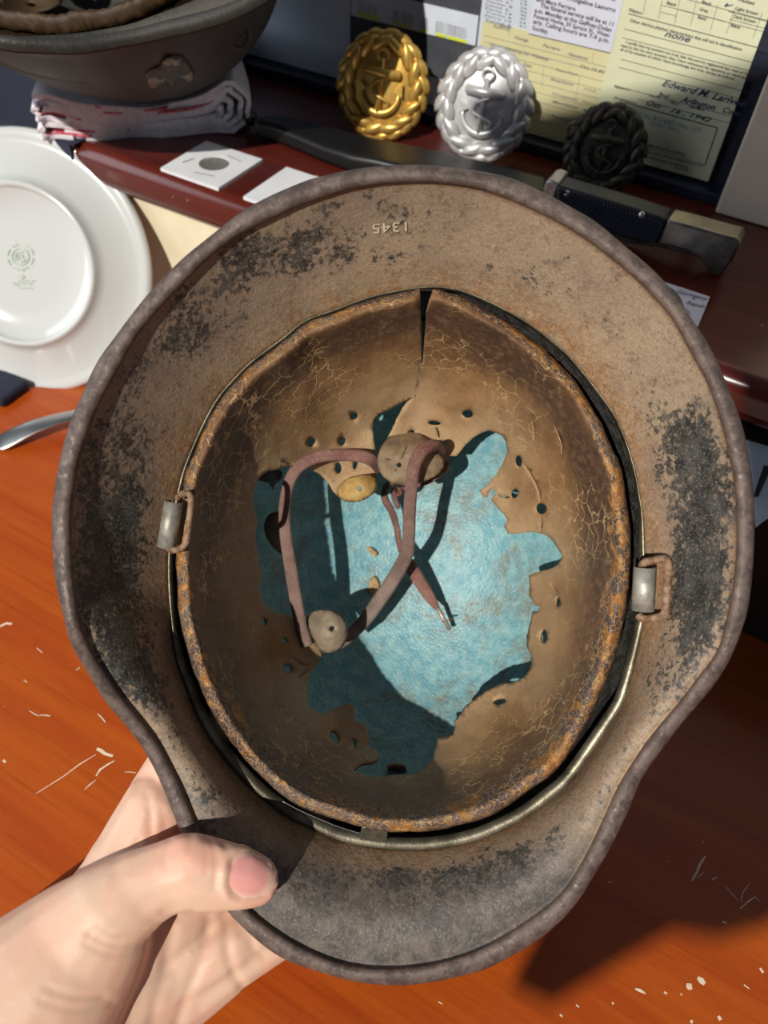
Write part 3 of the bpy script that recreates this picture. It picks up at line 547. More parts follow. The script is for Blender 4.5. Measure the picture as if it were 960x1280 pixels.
o = MB().tube([P(x, y, d) for x, y, d in cr([(802,709,.300),(806,703,.298),(818,700.5,.297),(830,699,.2955),(834.5,703,.295),(835,713,.2945),(834,735,.2945),(832,760,.295),(829,769,.2955),(818,772.5,.2965),(803,773,.299),(798,768,.300)], 6)], .0016, 10).build('wire_loop', RUSTWIRE, ro_, True)
# ---- stamped numbers on the skirt
def stamp(s, cx, cy, wpx, hpx, ang, name, mat, sink=.0006):
    v, f = text2d(s, off=-.0); mn, mx = v.min(0), v.max(0); u = (v - (mn + mx) / 2) / (mx - mn); c_, s_ = math.cos(ang), math.sin(ang)
    x = u[:, 0] * wpx; y = -u[:, 1] * hpx; X = cx + x * c_ - y * s_; Y = cy + x * s_ + y * c_
    d = shell_depth(X, Y) - sink; o = face_cam(mk(name, [P(a, b, c) for a, b, c in zip(X, Y, d)], f, mat, helmet, False)); return o
stamp('1345', 487, 284.5, 43, 12, math.radians(180 - 4), 'stamped_number', STAMP)
stamp('1504', 146, 689, 52, 11, math.radians(-92), 'stamped_number', STAMP_FAINT)
o = MB().lathe([(0, .0), (.0055, .0), (.0075, -.0015), (.009, -.0045), (.009, -.008), (0, -.008)], 24, Matrix.Translation(P(842, 375, .2795)) @ rgt.lerp(-dwn, .4).to_track_quat('Z', 'Y').to_matrix().to_4x4()).build('vent_lug', shell.data.materials[1], helmet, True)

# ---------------------------------------------------------------- leather crumbs lying in the crown
for i, (pl, lb) in enumerate([([(460,741),(462,728),(466,721),(471,723),(474,731),(473,738),(467,743)], 'half round crumb of tan leather on the blue crown'), ([(459,685),(463,684),(469,688),(472,693),(468,696),(462,690)], 'small strip of tan leather on the blue crown')]):
    v, f = sheet2d([tuple(p) for p in crc(pl, 3)], (), 3); d = shell_depth(v[:, 0], v[:, 1]) - .0018
    o = face_cam(mk('leather_crumb', [P(a, b, c) for (a, b), c in zip(v, d)], f, SUEDE, None, True)); mod(o, 'SOLIDIFY', thickness=.0014, offset=-1); tag(o, lb, 'leather crumb')
# ---------------------------------------------------------------- the hand: one remeshed body grown from tapered finger chains
SK = NT('hand skin')
k1 = SK.noise(45, 5, .6); k2 = SK.noise(160, 4, .6)
skc = SK.mix(SK.step(k1, .35, .68), (.72, .50, .37), (.76, .46, .335)); skc = SK.mix(SK.math('MULTIPLY', SK.step(k2, .5, .75), .22), skc, (.76, .40, .29))
skc = SK.mix(SK.math('MULTIPLY', SK.attr('flush'), .5), skc, (.82, .34, .26))
SK.set(Base_Color=skc, Roughness=.5, Subsurface_Weight=.18, Subsurface_Radius=(.009, .0035, .0018), Subsurface_Scale=.35, Specular_IOR_Level=.45)
wv = SK.n('ShaderNodeTexVoronoi'); wv.feature = 'DISTANCE_TO_EDGE'; wv.inputs['Scale'].default_value = 900; SK.L(SK.co, wv.inputs['Vector'])
b_ = SK.bump(wv.outputs['Distance'], .10, .0003); SK.bump(SK.noise(220, 5), .16, .0006, b_)
chains = {
 'thumb': [(317,1099,.2805,33),(300,1097,.2792,40),(270,1094,.2778,46),(238,1090,.2768,50),(205,1099,.2765,47),(172,1113,.276,50),(135,1142,.276,62),(95,1192,.280,88),(30,1268,.278,118),(-70,1370,.270,140),(-190,1490,.262,158),(-330,1620,.254,172)],
 'index': [(110,1190,.288,75),(150,1105,.294,54),(176,1052,.299,50),(200,1003,.302,45),(218,962,.305,38),(250,925,.322,32),(290,890,.336,29),(325,865,.345,26)],
 'middle': [(130,1200,.292,60),(215,1150,.301,47),(285,1095,.311,36),(340,1055,.321,33),(395,1030,.328,30),(440,1020,.332,26)],
 'ring': [(120,1235,.292,66),(215,1215,.300,48),(285,1180,.303,38),(340,1145,.3085,33),(400,1108,.315,30),(440,1085,.320,26)],
 'pinky': [(90,1290,.288,80),(180,1268,.298,56),(243,1236,.3025,40),(300,1200,.3045,31),(362,1163,.309,27),(405,1138,.313,23)],
 'palm': [(-330,1620,.262,165),(-190,1490,.270,150),(-60,1380,.280,130),(60,1250,.288,110),(150,1190,.296,62),(185,1140,.298,50)], 'palm2': [(20,1330,.286,120),(130,1285,.294,75),(190,1225,.299,52)]}
hb = bmesh.new()
for nm, ch in chains.items():
    for (a, b) in zip(ch[:-1], ch[1:]):
        n = 7
        for k in range(n + 1):
            t = k / n; q = [a[i] + (b[i] - a[i]) * t for i in range(4)]; r = q[3] / F * q[2]
            if nm in ('index', 'middle', 'ring', 'pinky') and math.hypot(q[0] - CX, q[1] - CY) < np.interp(math.atan2(q[1] - CY, q[0] - CX) % (2 * math.pi), TH, rA) + q[3] * .3: q[2] = max(q[2], float(shell_depth(q[0], q[1])[0]) + .0035 + r * 1.3); r = q[3] / F * q[2]
            bmesh.ops.create_icosphere(hb, subdivisions=2 if r < .016 else 3, radius=r, matrix=Matrix.Translation(P(q[0], q[1], q[2])) @ Matrix.Scale(min(1.0, max(.66, 1 - .34 * (q[0] - 70) / 150)) if nm == 'thumb' else 1.0, 4, fwd))
me = bpy.data.meshes.new('h'); hb.to_mesh(me); hb.free(); ho = bpy.data.objects.new('h', me); COL.objects.link(ho)
mod(ho, 'REMESH', mode='VOXEL', voxel_size=.0011); mod(ho, 'SMOOTH', factor=.5, iterations=9)
dg = bpy.context.evaluated_depsgraph_get(); me2 = bpy.data.meshes.new_from_object(ho.evaluated_get(dg)); bpy.data.objects.remove(ho)
hv = np.array([tuple(v.co) for v in me2.vertices]); hn = np.array([tuple(v.normal) for v in me2.vertices]); hf = [tuple(p.vertices) for p in me2.polygons]
Rm = np.array([tuple(rgt), tuple(dwn), tuple(fwd)]); hc = (hv - np.array(CAM)) @ Rm.T; hp = np.stack([480 + F * hc[:, 0] / hc[:, 2], 640 + F * hc[:, 1] / hc[:, 2]], 1)
facing = (hn @ Rm[2]) < .25
NAIL = [(290,1083),(292,1073),(299,1068),(315,1065.5),(331,1066),(341,1073),(345,1085),(345,1099),(341,1111),(331,1119),(316,1122),(301,1122),(291,1117),(287,1106),(288,1094)]
disp = np.zeros(len(hv))
def crease(pts, dep, sig, zr=(.0, .29)):
    global disp
    c = np.array(cr(pts, 5)); d = segdist(hp, c, False); ok = facing & (hc[:, 2] > zr[0]) & (hc[:, 2] < zr[1]); disp = disp - np.where(ok, .55 * dep * np.exp(-(d / (1.35 * sig)) ** 2), 0)
for pts, dep, sig in [([(262,1046),(268,1062),(270,1085),(268,1108)], .0006, 3.5), ([(255,1048),(259,1070),(258,1092)], .0004, 3), ([(238,1042),(236,1060),(232,1080)], .0003, 3), ([(213,1052),(206,1070),(207,1084)], .0004, 3), ([(276,1050),(284,1062),(287,1080)], .0007, 4),
                      ([(112,1168),(130,1178),(150,1183),(172,1180),(192,1166)], .0011, 4), ([(108,1180),(135,1192),(165,1190),(186,1176)], .0008, 3.5), ([(122,1160),(150,1170),(180,1162)], .0006, 3), ([(60,1236),(95,1246),(130,1246)], .0007, 4), ([(50,1250),(95,1262),(140,1252)], .0005, 4),
                      ([(205,1142),(225,1144),(240,1141)], .0008, 4)]:
    crease(pts, dep, sig)
for pts, dep, sig in [([(184,993),(188,1020),(189,1050)], .0011, 4), ([(203,1012),(206,1035),(205,1060)], .0006, 4), ([(150,1080),(165,1064),(172,1050)], .0006, 4), ([(284,1150),(284,1185),(292,1215),(302,1232)], .0013, 5), ([(262,1150),(255,1190),(235,1240),(222,1280)], .0016, 6), ([(215,1165),(205,1215),(190,1280)], .0012, 6), ([(310,1160),(318,1185),(330,1195)], .0008, 4)]:
    crease(pts, dep, sig, (.278, .34))
nd = segdist(hp, NAIL); near = (hc[:, 2] < .28) & facing; disp = disp - np.where(near & ~inside(NAIL, hp), .0005 * np.exp(-(nd / 3.0) ** 2), 0) - np.where(near & inside(NAIL, hp), .0006, 0) + np.where(near & ~inside(NAIL, hp), .0006 * np.exp(-((nd - 8) / 5.0) ** 2), 0)
hv = hv + hn * disp[:, None]
flush = np.clip(np.exp(-((hp[:, 0] - 250) / 40) ** 2 - ((hp[:, 1] - 1065) / 30) ** 2) * .7 + np.exp(-((hp[:, 0] - 335) / 30) ** 2 - ((hp[:, 1] - 1110) / 25) ** 2) + .6 * np.exp(-((hp[:, 0] - 200) / 30) ** 2 - ((hp[:, 1] - 1030) / 40) ** 2), 0, 1)
hand = mk('hand', hv, hf, SK.m, None, True, attrs=dict(flush=flush)); tag(hand, "person's bare left hand holding the helmet, thumb over the visor", 'hand')
bvh = BVHTree.FromPolygons([Vector(v) for v in hv], hf)
v, f = sheet2d([tuple(p) for p in crc(NAIL, 4)], (), 3.2); pts = []
for x, y in v:
    h_ = bvh.ray_cast(CAM, ray(x, y).normalized()); c_ = math.hypot((x - 317) / 30, (y - 1094) / 29)
    pts.append((h_[0] if h_[0] else P(x, y, .262)) - ray(x, y).normalized() * (.0009 * (1 - c_ ** 4 * .75)))
NL = NT('thumb nail'); NL.set(Base_Color=NL.mix(NL.attr('tip'), (.78, .36, .33), (.80, .56, .46)), Roughness=.22, Coat_Weight=.4, Subsurface_Weight=.1, Subsurface_Radius=(.004, .002, .001), Subsurface_Scale=.3)
o = face_cam(mk('thumb_nail', pts, f, NL.m, hand, True, attrs=dict(tip=np.clip((np.hypot((v[:, 0] - 310) / 33, (v[:, 1] - 1094) / 31) - .72) / .2, 0, 1)))); o['label'] = 'pink glossy thumb nail'
BH_K = 1.036; BH_POS = (-.437, .450, .935)
# ---------------------------------------------------------------- things on the shelf and desk behind
def wpaint(name, c, r=.75): return pm(name, c, tuple(q * .93 for q in c), 40, r)
PAPER = wpaint('white paper', (.70, .72, .76)); CREAM = wpaint('cream paper', (.72, .66, .47)); INK = pm('black ink', (.035, .035, .045), rough=.8); INKG = pm('grey print', (.20, .20, .22), rough=.8); INKB = pm('blue black ink', (.035, .05, .11), rough=.8)
NAVY = pm('navy cloth', (.010, .013, .03), (.014, .018, .04), 200, .8)
# ---- white plate standing on its edge against the shelf, back to the room
pd_ = .531; pc = P(25, 333, pd_); prr = 161 * pd_ / F
pn = Vector((.36, -.77, .53)).normalized(); PM_ = pn.to_track_quat('Z', 'Y').to_matrix().to_4x4(); PM_.translation = pc
zlow = pc.z - prr * math.sqrt(1 - pn.z ** 2); PM_.translation.z += DZ + .0005 - zlow
PORC = pm('white glazed porcelain', (.54, .565, .57), rough=.12, coat=.5)
s_ = prr / .0905
prof = [(0, .0005), (.030, .0005), (.0495, .0008), (.0510, .0022), (.0522, .0045), (.0540, .0050), (.0555, .0035), (.0565, .0008), (.0610, -.0022), (.0720, -.0062), (.0800, -.0088), (.0835, -.0087), (.0868, -.0080), (.0892, -.0088), (.0905, -.0110), (.0898, -.0130), (.0870, -.0135), (.0800, -.0125), (.0640, -.0062), (.0570, -.0030), (0, -.0030)]
plate = MB().lathe([(r * s_, z * s_) for r, z in prof], 96, PM_).build('dinner_plate', None, None, True, mats=[PORC], origin=pc + Vector((0, 0, DZ - pc.z)))
tag(plate, 'white glazed plate standing with its green stamped underside to the room', 'plate')
# green back stamp
st = MB(); GREEN = pm('green back stamp', (.27, .36, .27), (.36, .44, .36), 900, .4)
def onplate(px, py): return onplane(px, py, PM_ @ Vector((0, 0, .0012)), pn)
def arcstrip(mb, cx, cy, r, a0, a1, w, n=24):
    vs = []
    for k in range(n + 1):
        a = a0 + (a1 - a0) * k / n; vs += [onplate(cx + (r - w) * math.cos(a), cy + (r - w) * math.sin(a)), onplate(cx + (r + w) * math.cos(a), cy + (r + w) * math.sin(a))]
    mb.add(vs, [(2 * k, 2 * k + 1, 2 * k + 3, 2 * k + 2) for k in range(n)])
for a in range(8): arcstrip(st, 25, 321, 16, a * .785 + .1, a * .785 + .62, .8, 6)
arcstrip(st, 25, 321, 10.5, 0, 6.28, .7); arcstrip(st, 25, 321, 6.5, .4, 5.2, 1.0); arcstrip(st, 25, 321, 3, 2, 7, .8)
st.add([onplate(x, y) for x, y in ((27, 343), (31, 346), (27, 349.5), (23, 346))], [(0, 1, 2, 3)]); st.add([onplate(x, y) for x, y in ((26, 335), (30, 338), (27, 339))], [(0, 1, 2)])
for k_ in range(7): arcstrip(st, 17 + k_ * 4, 355 - k_ * .5, 2.0 + .5 * (k_ % 3), 3.3 + (k_ % 2) * 3.0, 6.2 + (k_ % 2) * 3.0, .4, 8)
for k_ in range(6): arcstrip(st, 24 + k_ * 3, 361, 1.2, 3.3, 6.1, .35, 6)
o = mk('back_stamp', st.v, st.f, GREEN, plate, False); o['label'] = 'round green maker stamp with script below'
# ---- teaspoon
a_, b_2 = onz(-6, 560, DZ), onz(96, 534, DZ); t_ = (b_2 - a_).normalized(); n_ = Vector((-t_.y, t_.x, 0)); vs = []
SP = [(0, .0010, .0022), (.002, .0055, .0026), (.006, .0078, .0032), (.014, .0080, .0055), (.03, .0066, .0095), (.05, .0050, .0105), (.07, .0042, .0090), (.09, .0038, .0062), (.102, .0048, .0040), (.108, .0100, .0030), (.118, .0155, .0012), (.132, .0165, .0010), (.146, .0125, .0020), (.153, .0060, .0034), (.155, .0010, .0040)]
for s, w_, z in cr(SP, 3):
    for k in range(9):
        q = k / 4 - 1; bowl = .004 * (1 - q * q) if s > .106 else -.0007 * (1 - q * q); vs.append(a_ + t_ * s + n_ * (q * max(w_, .0004)) + Vector((0, 0, z + .0012 - (bowl if s > .106 else bowl) * 1.0 + (.0035 if s > .106 else 0))))
spn = mk('teaspoon', vs, grid_faces(len(vs) // 9, 9), pm('satin silver plate', (.60, .60, .58), rough=.3, metal=1.0), None, True); mod(spn, 'SOLIDIFY', thickness=.0014, offset=0); tag(spn, 'silver teaspoon lying on the desk below the white plate', 'spoon')
spn.location.z += DZ + .0007 - min(v.z for v in vs)
# ---- cream envelope standing in the opening under the shelf
env = MB().box((-.425, .3560, DZ + .0005), (-.275, .3590, DZ + .110)).build('cream_envelope', CREAM); tag(env, 'cream card envelope standing upright under the shelf edge', 'envelope')
xr_ = onz(88, 186, SH).x; mb_ = MB().box((-.80, .3432, SH + .0002), (xr_, .56, SH + .0013)); mb_.box((-.80, .3428, SH - .055), (xr_ - .004, .3446, SH + .0010)); o = mb_.build('navy_cloth', NAVY); tag(o, 'dark navy cloth draped over the left end of the shelf', 'cloth')
c_ = onz(-4, 500, DZ); o = MB().box((c_.x - .09, c_.y - .005, DZ + .0003), (c_.x + .012, c_.y + .022, DZ + .008)).build('navy_pouch', NAVY); mod(o, 'BEVEL', width=.003, segments=3); tag(o, 'dark navy cloth pouch on the desk under the plate rim', 'pouch')
# ---- black box with a white card on the right
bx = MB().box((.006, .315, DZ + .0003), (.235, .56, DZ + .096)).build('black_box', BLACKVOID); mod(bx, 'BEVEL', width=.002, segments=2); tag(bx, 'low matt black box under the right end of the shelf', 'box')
q = [onz(x, y, DZ + .0965) for x, y in ((932, 551), (990, 568), (1010, 610), (944, 660))]; cd = MB().prism(q, Vector((0, 0, .0008))); o = cd.build('label_card', wpaint('pale blue card', (.60, .66, .78))); tag(o, 'pale card with one black stroke on the black box at right', 'card')
q = [onz(x, y, DZ + .0976) for x, y in ((955, 581), (964, 584), (948, 620), (941, 622))]; mk('black_stroke', q, [(0, 1, 2, 3)], INK, o, False)
# ---- coin holders: square card flips with a round window
def flip(c, size, label, coin=True):
    r = empty('coin_holder', c, label, 'coin holder'); r['group'] = 'card coin holders on the shelf'; r['_org'] = list(c); h = size / 2
    sq = [(-h, -h), (h, -h), (h, h), (-h, h)]; hole = ell(.001, .001, .0098, .0098, 28); v, f = sheet2d(sq, [hole] if coin else [], .012, 0)
    o = mk('card', [c + Vector((a, b, .0022)) for a, b in v], f, PAPER, r, False); mod(o, 'SOLIDIFY', thickness=.0021, offset=-1)
    if o.data.polygons[0].normal.z < 0:
        for p in o.data.polygons: p.flip()
    if coin:
        MB().lathe([(0, .0), (.0094, .0), (.0094, .0012), (.0085, .0015), (.0080, .0012), (0, .0013)], 36, Matrix.Translation(c + Vector((.001, .001, .0003)))).build('coin', pm('dull coin', (.30, .29, .27), (.42, .41, .38), 500, .4, .6), r, True)
        for x0, y0, x1, y1 in ((-.016, -.010, -.013, -.002), (-.002, -.016, .012, -.013), (.002, .014, .014, .012)): MB().tube([c + Vector((x0, y0, .0025)), c + Vector((x1, y1, .0025))], .0003, 6).build('staple', INKG, r)
    return r
flip(Vector((-.3345, .3725, SH)), .046, 'white square coin holder with a round coin window, on the shelf by the towel')
q = onz(303, 250, SH); flip(Vector((q.x + .0235, q.y + .0235, SH)), .046, 'plain white coin holder half hidden behind the helmet rim', False)
# ---- small handwritten card by the dagger hook
q = [onz(x, y, SH + .0002) for x, y in ((800, 344), (887, 372), (872, 409), (783, 380))]; hc_ = MB().prism(q, Vector((0, 0, .0006))).build('note_card', wpaint('white note card', (.62, .62, .70))); tag(hc_, 'small handwritten white card on the shelf behind the helmet rim', 'card')
# ---- text set on a plane
def ptxt(mb, s, a, b, hpx, plane, shear=0., off=0.):
    """text from pixel a to pixel b (baseline), hpx tall, set on a real plane given as function px,py -> point"""
    v, f = text2d(s, shear, off)
    if not len(v): return
    mn = v[:, 0].min(); w_ = v[:, 0].max() - mn; A_, B_ = plane(*a), plane(*b); u = (B_ - A_); C_ = plane(a[0], a[1] - hpx); h_ = (C_ - A_)
    n_ = u.cross(h_).normalized(); up = n_.cross(u).normalized() * h_.length
    mb.add([A_ + u * ((x - mn) / w_) + up * (y / .72) for x, y in v], f)
t = MB(); pl = lambda x, y: onz(x, y, SH + .0010)
ptxt(t, 'Germany', (846, 366), (884, 376), 5, pl, .3); ptxt(t, '&', (865, 374), (869, 375), 4, pl); ptxt(t, 'Repub', (858, 380), (880, 385), 5, pl, .4); ptxt(t, '/', (863, 393), (867, 390), 6, pl, .3)
mk('handwriting', t.v, t.f, INKB, hc_, False)['kind'] = 'stuff'
# ---- dagger with scabbard, lying on its edge along the shelf
p0 = onz(310, 150, SH + .006); p1 = onz(892, 340, SH); ax = (p1 - p0); ax.z = 0; ax.normalize(); bn = Vector((-ax.y, ax.x, 0))
dg_ = empty('bayonet', Vector(((p0.x + p1.x) / 2, (p0.y + p1.y) / 2, SH)), 'dress bayonet in black scabbard with chequered black grip lying along the shelf', 'bayonet'); dg_['_org'] = list(dg_.location)
def bpl(x, y):
    q = onplane(x, y, p0, bn); q.z = max(q.z, SH + .0006); return q
def bprism(name, poly, back, front, mat, bev=.002, seg=3):
    q = [bpl(*p) - bn * front for p in poly]; o = MB().prism(q, bn * (front + back)).build(name, mat, dg_); mod(o, 'BEVEL', width=bev, segments=seg, limit_method='ANGLE', angle_limit=.6); autosmooth(o); return o
_bpl = bpl
def bpl(x, y): return onz(x, y, SH + .0125)
def flatprism(name, poly, th, mat):
    o = MB().prism([bpl(*p) for p in poly], Vector((0, 0, -th))).build(name, mat, dg_); mod(o, 'BEVEL', width=.0035, segments=4, limit_method='ANGLE', angle_limit=.6); autosmooth(o); return o
flatprism('scabbard', [(316,147),(335,142),(360,144),(390,150),(430,161),(470,171),(520,181),(560,189),(620,203),(686,221),(684,240),(640,234),(580,224),(520,212),(470,200),(440,195),(405,183),(370,168),(340,156),(318,152)], .0115, pm('black scabbard enamel', (.005, .005, .006), rough=.42))
bpl = _bpl
o = MB(); bmx = bmesh.new(); bmesh.ops.create_icosphere(bmx, subdivisions=3, radius=.0052, matrix=Matrix.Translation(onplane(313, 150, p0, bn) + Vector((0, 0, .0015)))); o.add([v.co for v in bmx.verts], [tuple(q.index for q in f.verts) for f in bmx.faces]); o.build('scabbard_tip', pm('black scabbard tip', (.01, .01, .011), rough=.25), dg_, True)
bprism('guard', [(681,238),(687,221),(694,220),(703,224),(697,246),(688,246)], .011, .006, pm('grey guard steel', (.50, .49, .45), (.34, .33, .31), 200, .4, .8), .001, 2)
bprism('grip', [(699,226),(740,238),(790,253),(838,269),(826,300),(800,297),(770,289),(735,275),(696,252)], .009, .006, pm('black grip plate', (.010, .011, .018), rough=.4), .002, 3)
gv = []; gw, gh = 56, 14                                              # chequering: a quilt of small pyramids on the face of the grip
tl, tr, br_, bl_ = (703, 230), (834, 271), (823, 297), (703, 255)
for i in range(gw + 1):
    for j in range(gh + 1):
        a, b = i / gw, j / gh; x = (tl[0] + (tr[0] - tl[0]) * a) * (1 - b) + (bl_[0] + (br_[0] - bl_[0]) * a) * b; y = (tl[1] + (tr[1] - tl[1]) * a) * (1 - b) + (bl_[1] + (br_[1] - bl_[1]) * a) * b
        gv.append(onplane(x, y, p0, bn) - bn * (.0064 + (.0014 if (i + j) % 2 else 0)))
mk('chequering', gv, grid_faces(gw + 1, gh + 1), pm('black chequered grip', (.030, .032, .050), rough=.28), dg_, False)
for x, y in ((713, 237), (806, 263)):
    MB().lathe([(0, .0016), (.0012, .0014), (.0019, .0006), (.0020, 0)], 16, Matrix.Translation(onplane(x, y, p0, bn) - bn * .006) @ (-bn).to_track_quat('Z', 'Y').to_matrix().to_4x4()).build('grip_rivet', STEEL, dg_, True)
BP = pm('worn pommel steel', (.12, .115, .11), (.23, .22, .20), 120, .33, .9, bump=.1); BPT = pm('worn brassy steel', (.50, .44, .30), (.38, .33, .24), 160, .4, .7)
o = bprism('pommel', [(838,269),(870,277),(905,287),(926,292),(928,300),(920,318),(905,338),(896,343),(888,341),(886,328),(876,316),(860,308),(842,303),(825,300)], .009, .006, BP, .0015, 3); o.data.materials.append(BPT)
for p in o.data.polygons:
    if p.normal.z > .6: p.material_index = 1
bprism('tang', [(826,301),(842,304),(860,309),(872,316),(860,317),(830,309),(790,303),(760,295),(720,278),(696,256),(697,253),(735,276),(770,290),(800,298)], .004, .002, BP, .001, 2)
# ---- badges
def badge(c, hgt, lean, yaw, mat, leafmat, label):
    r = empty('naval_badge', c, label, 'badge'); r['_org'] = list(c); r['group'] = 'oval anchor badges along the shelf'
    MX = Matrix.Translation(c) @ Matrix.Rotation(yaw, 4, 'Z') @ Matrix.Rotation(-lean, 4, 'X') @ Matrix.Rotation(math.pi / 2, 4, 'X')   # local x right, y up, z toward the room
    s = hgt; W = .455; Hh = .5
    def X(x, y, z): return MX @ Vector((x * s, (y + .5) * s, z * s))
    vs = []; K = 14; N = 64
    for k in range(K + 1):
        q = k / K
        for i in range(N): a = 2 * math.pi * i / N; e = 1 + .03 * math.sin(14 * a) * (q > .9); vs.append(X(W * q * e * math.cos(a), Hh * q * e * math.sin(a), .10 * (1 - q ** 2.2)))
    o = mk('badge_plate', vs, grid_faces(K + 1, N, False, True), mat, r, True); mod(o, 'SOLIDIFY', thickness=.0016, offset=-1)
    lm = None
    for ringn, (rad, n, ln, hz, da) in enumerate(((.80, 15, .27, .070, 0), (.955, 19, .24, .030, .1))):
        for i in range(n):
            a = 2 * math.pi * (i + .5 * ringn) / n; up_ = math.cos(a) > 0; px_, py_ = W * rad * math.cos(a), Hh * rad * math.sin(a)
            tdir = math.atan2(Hh * math.cos(a), -W * math.sin(a)) + (0 if up_ else math.pi) + (.30 if up_ else -.30) * (1 if ringn else -1) + .25 * math.sin(i * 5.3 + ringn)
            if lm is None or True:
                lv_ = []; NU, NVv = 7, 5
                for u in range(NU):
                    t = u / (NU - 1); wd = .066 * math.sin(math.pi * min(t * .93 + .05, 1)) ** .8
                    for w_ in range(NVv):
                        z = w_ / (NVv - 1) * 2 - 1; x = (t - .5) * ln; y = z * wd; lv_.append(X(px_ + x * math.cos(tdir) - y * math.sin(tdir), py_ + x * math.sin(tdir) + y * math.cos(tdir), hz + .035 * (1 - z * z) * math.sin(math.pi * t) + .012 * (abs(z) < .1) + .02 * t))
                o = mk('laurel_leaf', lv_, grid_faces(NU, NVv), leafmat, r, True)
                if o.data.polygons[3].normal.dot(MX.to_3x3() @ Vector((0, 0, 1))) < 0: o.data.flip_normals()
                mod(o, 'SOLIDIFY', thickness=.0010, offset=-1)
    def tb(name, pts, rad): return MB().tube([X(*p) for p in pts], [q * s for q in rad] if isinstance(rad, list) else rad * s, 10).build(name, mat, r, True)
    tb('anchor_ring', [(.055 * math.cos(k * .4), .30 + .05 * math.sin(k * .4), .125) for k in range(17)], .018)
    tb('anchor_shank', [(0, .27, .125), (-.005, 0, .13), (-.01, -.23, .125)], [.03, .026, .034])
    tb('anchor_stock', [(-.20, .155, .115), (-.19, .155, .118), (0, .14, .135), (.19, .13, .118), (.20, .13, .115)], [.025, .045, .052, .045, .025])
    tb('anchor_arms', [(-.20, .02, .11)] + [(.205 * math.sin(k * .2 - 1.35) , -.04 - .20 * math.cos(k * .2 - 1.35), .12) for k in range(14)] + [(.20, .02, .11)], [.010] + [.022 + .016 * math.sin(math.pi * k / 13) for k in range(14)] + [.010])
    for sg in (-1, 1): MB().prism([X(sg * .235, .06, .115), X(sg * .15, -.02, .115), X(sg * .24, -.07, .115)], (MX.to_3x3() @ Vector((0, 0, 1))) * (.03 * s)).build('anchor_fluke', mat, r)
    tb('anchor_rope', cr([(.06, .10, .15), (-.07, .04, .15), (-.09, -.04, .15), (0, -.08, .17), (.10, -.13, .15), (.05, -.19, .14)], 6), .017)
    return r
GOLD = pm('gilt brass', (.72, .48, .13), (.62, .38, .085), 150, .38, .65, bump=.1); SILV = pm('bright silver', (.72, .72, .73), (.64, .64, .66), 150, .36, .5, bump=.08); BRZ = pm('blackened bronze', (.055, .05, .04), (.10, .088, .065), 200, .5, .6, bump=.2)
q = onz(470, 176, SH); badge(Vector((q.x, q.y + .004, SH + .0008)), .0625, math.radians(14), math.radians(16), GOLD, GOLD, 'gold oval badge with anchor and leaf wreath, leftmost of three')
q = onz(592, 203, SH); badge(Vector((q.x, q.y + .004, SH + .0008)), .0630, math.radians(14), math.radians(16), SILV, SILV, 'silver oval badge with anchor and leaf wreath, in the middle')
q = onz(740, 245, SH); badge(Vector((q.x, q.y + .004, SH + .0008)), .0500, math.radians(14), math.radians(16), BRZ, BRZ, 'blackened oval badge with anchor in a wire stand at right')
def stand(paths, yy, mat, label, rw=.0009):
    z0 = min(ony(*p[0], yy).z for p in paths); r = empty('wire_stand', Vector((ony(*paths[0][0], yy).x, yy, SH)), label, 'display stand'); r['_org'] = list(r.location)
    for p in paths:
        pts = [ony(x, y, yy) for x, y in p]; pts = [Vector((q.x, q.y, max(q.z, SH + .001))) for q in pts]
        MB().tube(pts, rw, 8).build('wire_upright', mat, r, True)
    return r
CLEAR = pm('grey wire', (.42, .42, .42), rough=.35, metal=.7)
stand([[(536, 200), (545, 160), (556, 120), (562, 116)], [(637, 222), (646, 180), (658, 130), (656, 121), (648, 115)]], .507, CLEAR, 'thin grey wire stand behind the silver badge', .0008)
stand([[(699, 228), (706, 192), (712, 156), (718, 153), (724, 157), (718, 185)], [(775, 245), (781, 222), (790, 196), (796, 172), (788, 167), (780, 168), (775, 195)]], .507, pm('brass wire', (.24, .20, .12), rough=.4, metal=.7), 'brass wire stand with two square loops behind the dark badge', .0011)
# ---- framed board of papers
YW = .518
fr = empty('document_frame', Vector((-.25, YW + .01, SH)), 'navy framed board of old papers standing along the back of the shelf', 'frame'); fr['_org'] = list(fr.location)
MB().box((-.425, YW + .003, SH), (-.02, YW + .010, SH + .30)).build('backing', pm('navy backing', (.015, .02, .04), rough=.6), fr)
o = MB().box((-.425, YW - .010, SH), (-.02, YW + .003, SH + .0075)).build('bottom_rail', pm('navy frame rail', (.012, .016, .034), (.02, .026, .05), 60, .35), fr); mod(o, 'BEVEL', width=.0015, segments=2)
def pxw(x, y): q = ony(x, y, YW); return q.x, q.z
lay = [0]
def paper(name, x0, x1, z0, z1, mat, label, cat, th=.0004):
    lay[0] += 1; y = YW + .0030 - lay[0] * .00055
    o = MB().box((x0, y - th, z0), (x1, y, z1)).build(name, mat); tag(o, label, cat); o['_y'] = y - th - .0002; return o
ZB = SH + .0085; ZT = SH + .29
bl = paper('paper_sheet', -.415, -.3225, ZB, ZT, wpaint('bluish white sheet', (.56, .64, .76)), 'large blank bluish white sheet right of the rear helmet', 'paper')
sh = paper('printed_sheet', -.3225, -.183, ZB, ZT, wpaint('pale blue sheet', (.60, .66, .76)), 'pale sheet behind the black photo mat, with narrow print columns', 'paper')
mt = paper('photo_mat', -.321, -.2232, pxw(500, 86)[1], ZT, pm('black card mat', (.045, .05, .065), (.06, .066, .08), 90, .6), 'black card mat with a white table strip above the gold badge', 'mat')
z1 = pxw(597, 20)[1]; z0 = pxw(592, 57)[1]
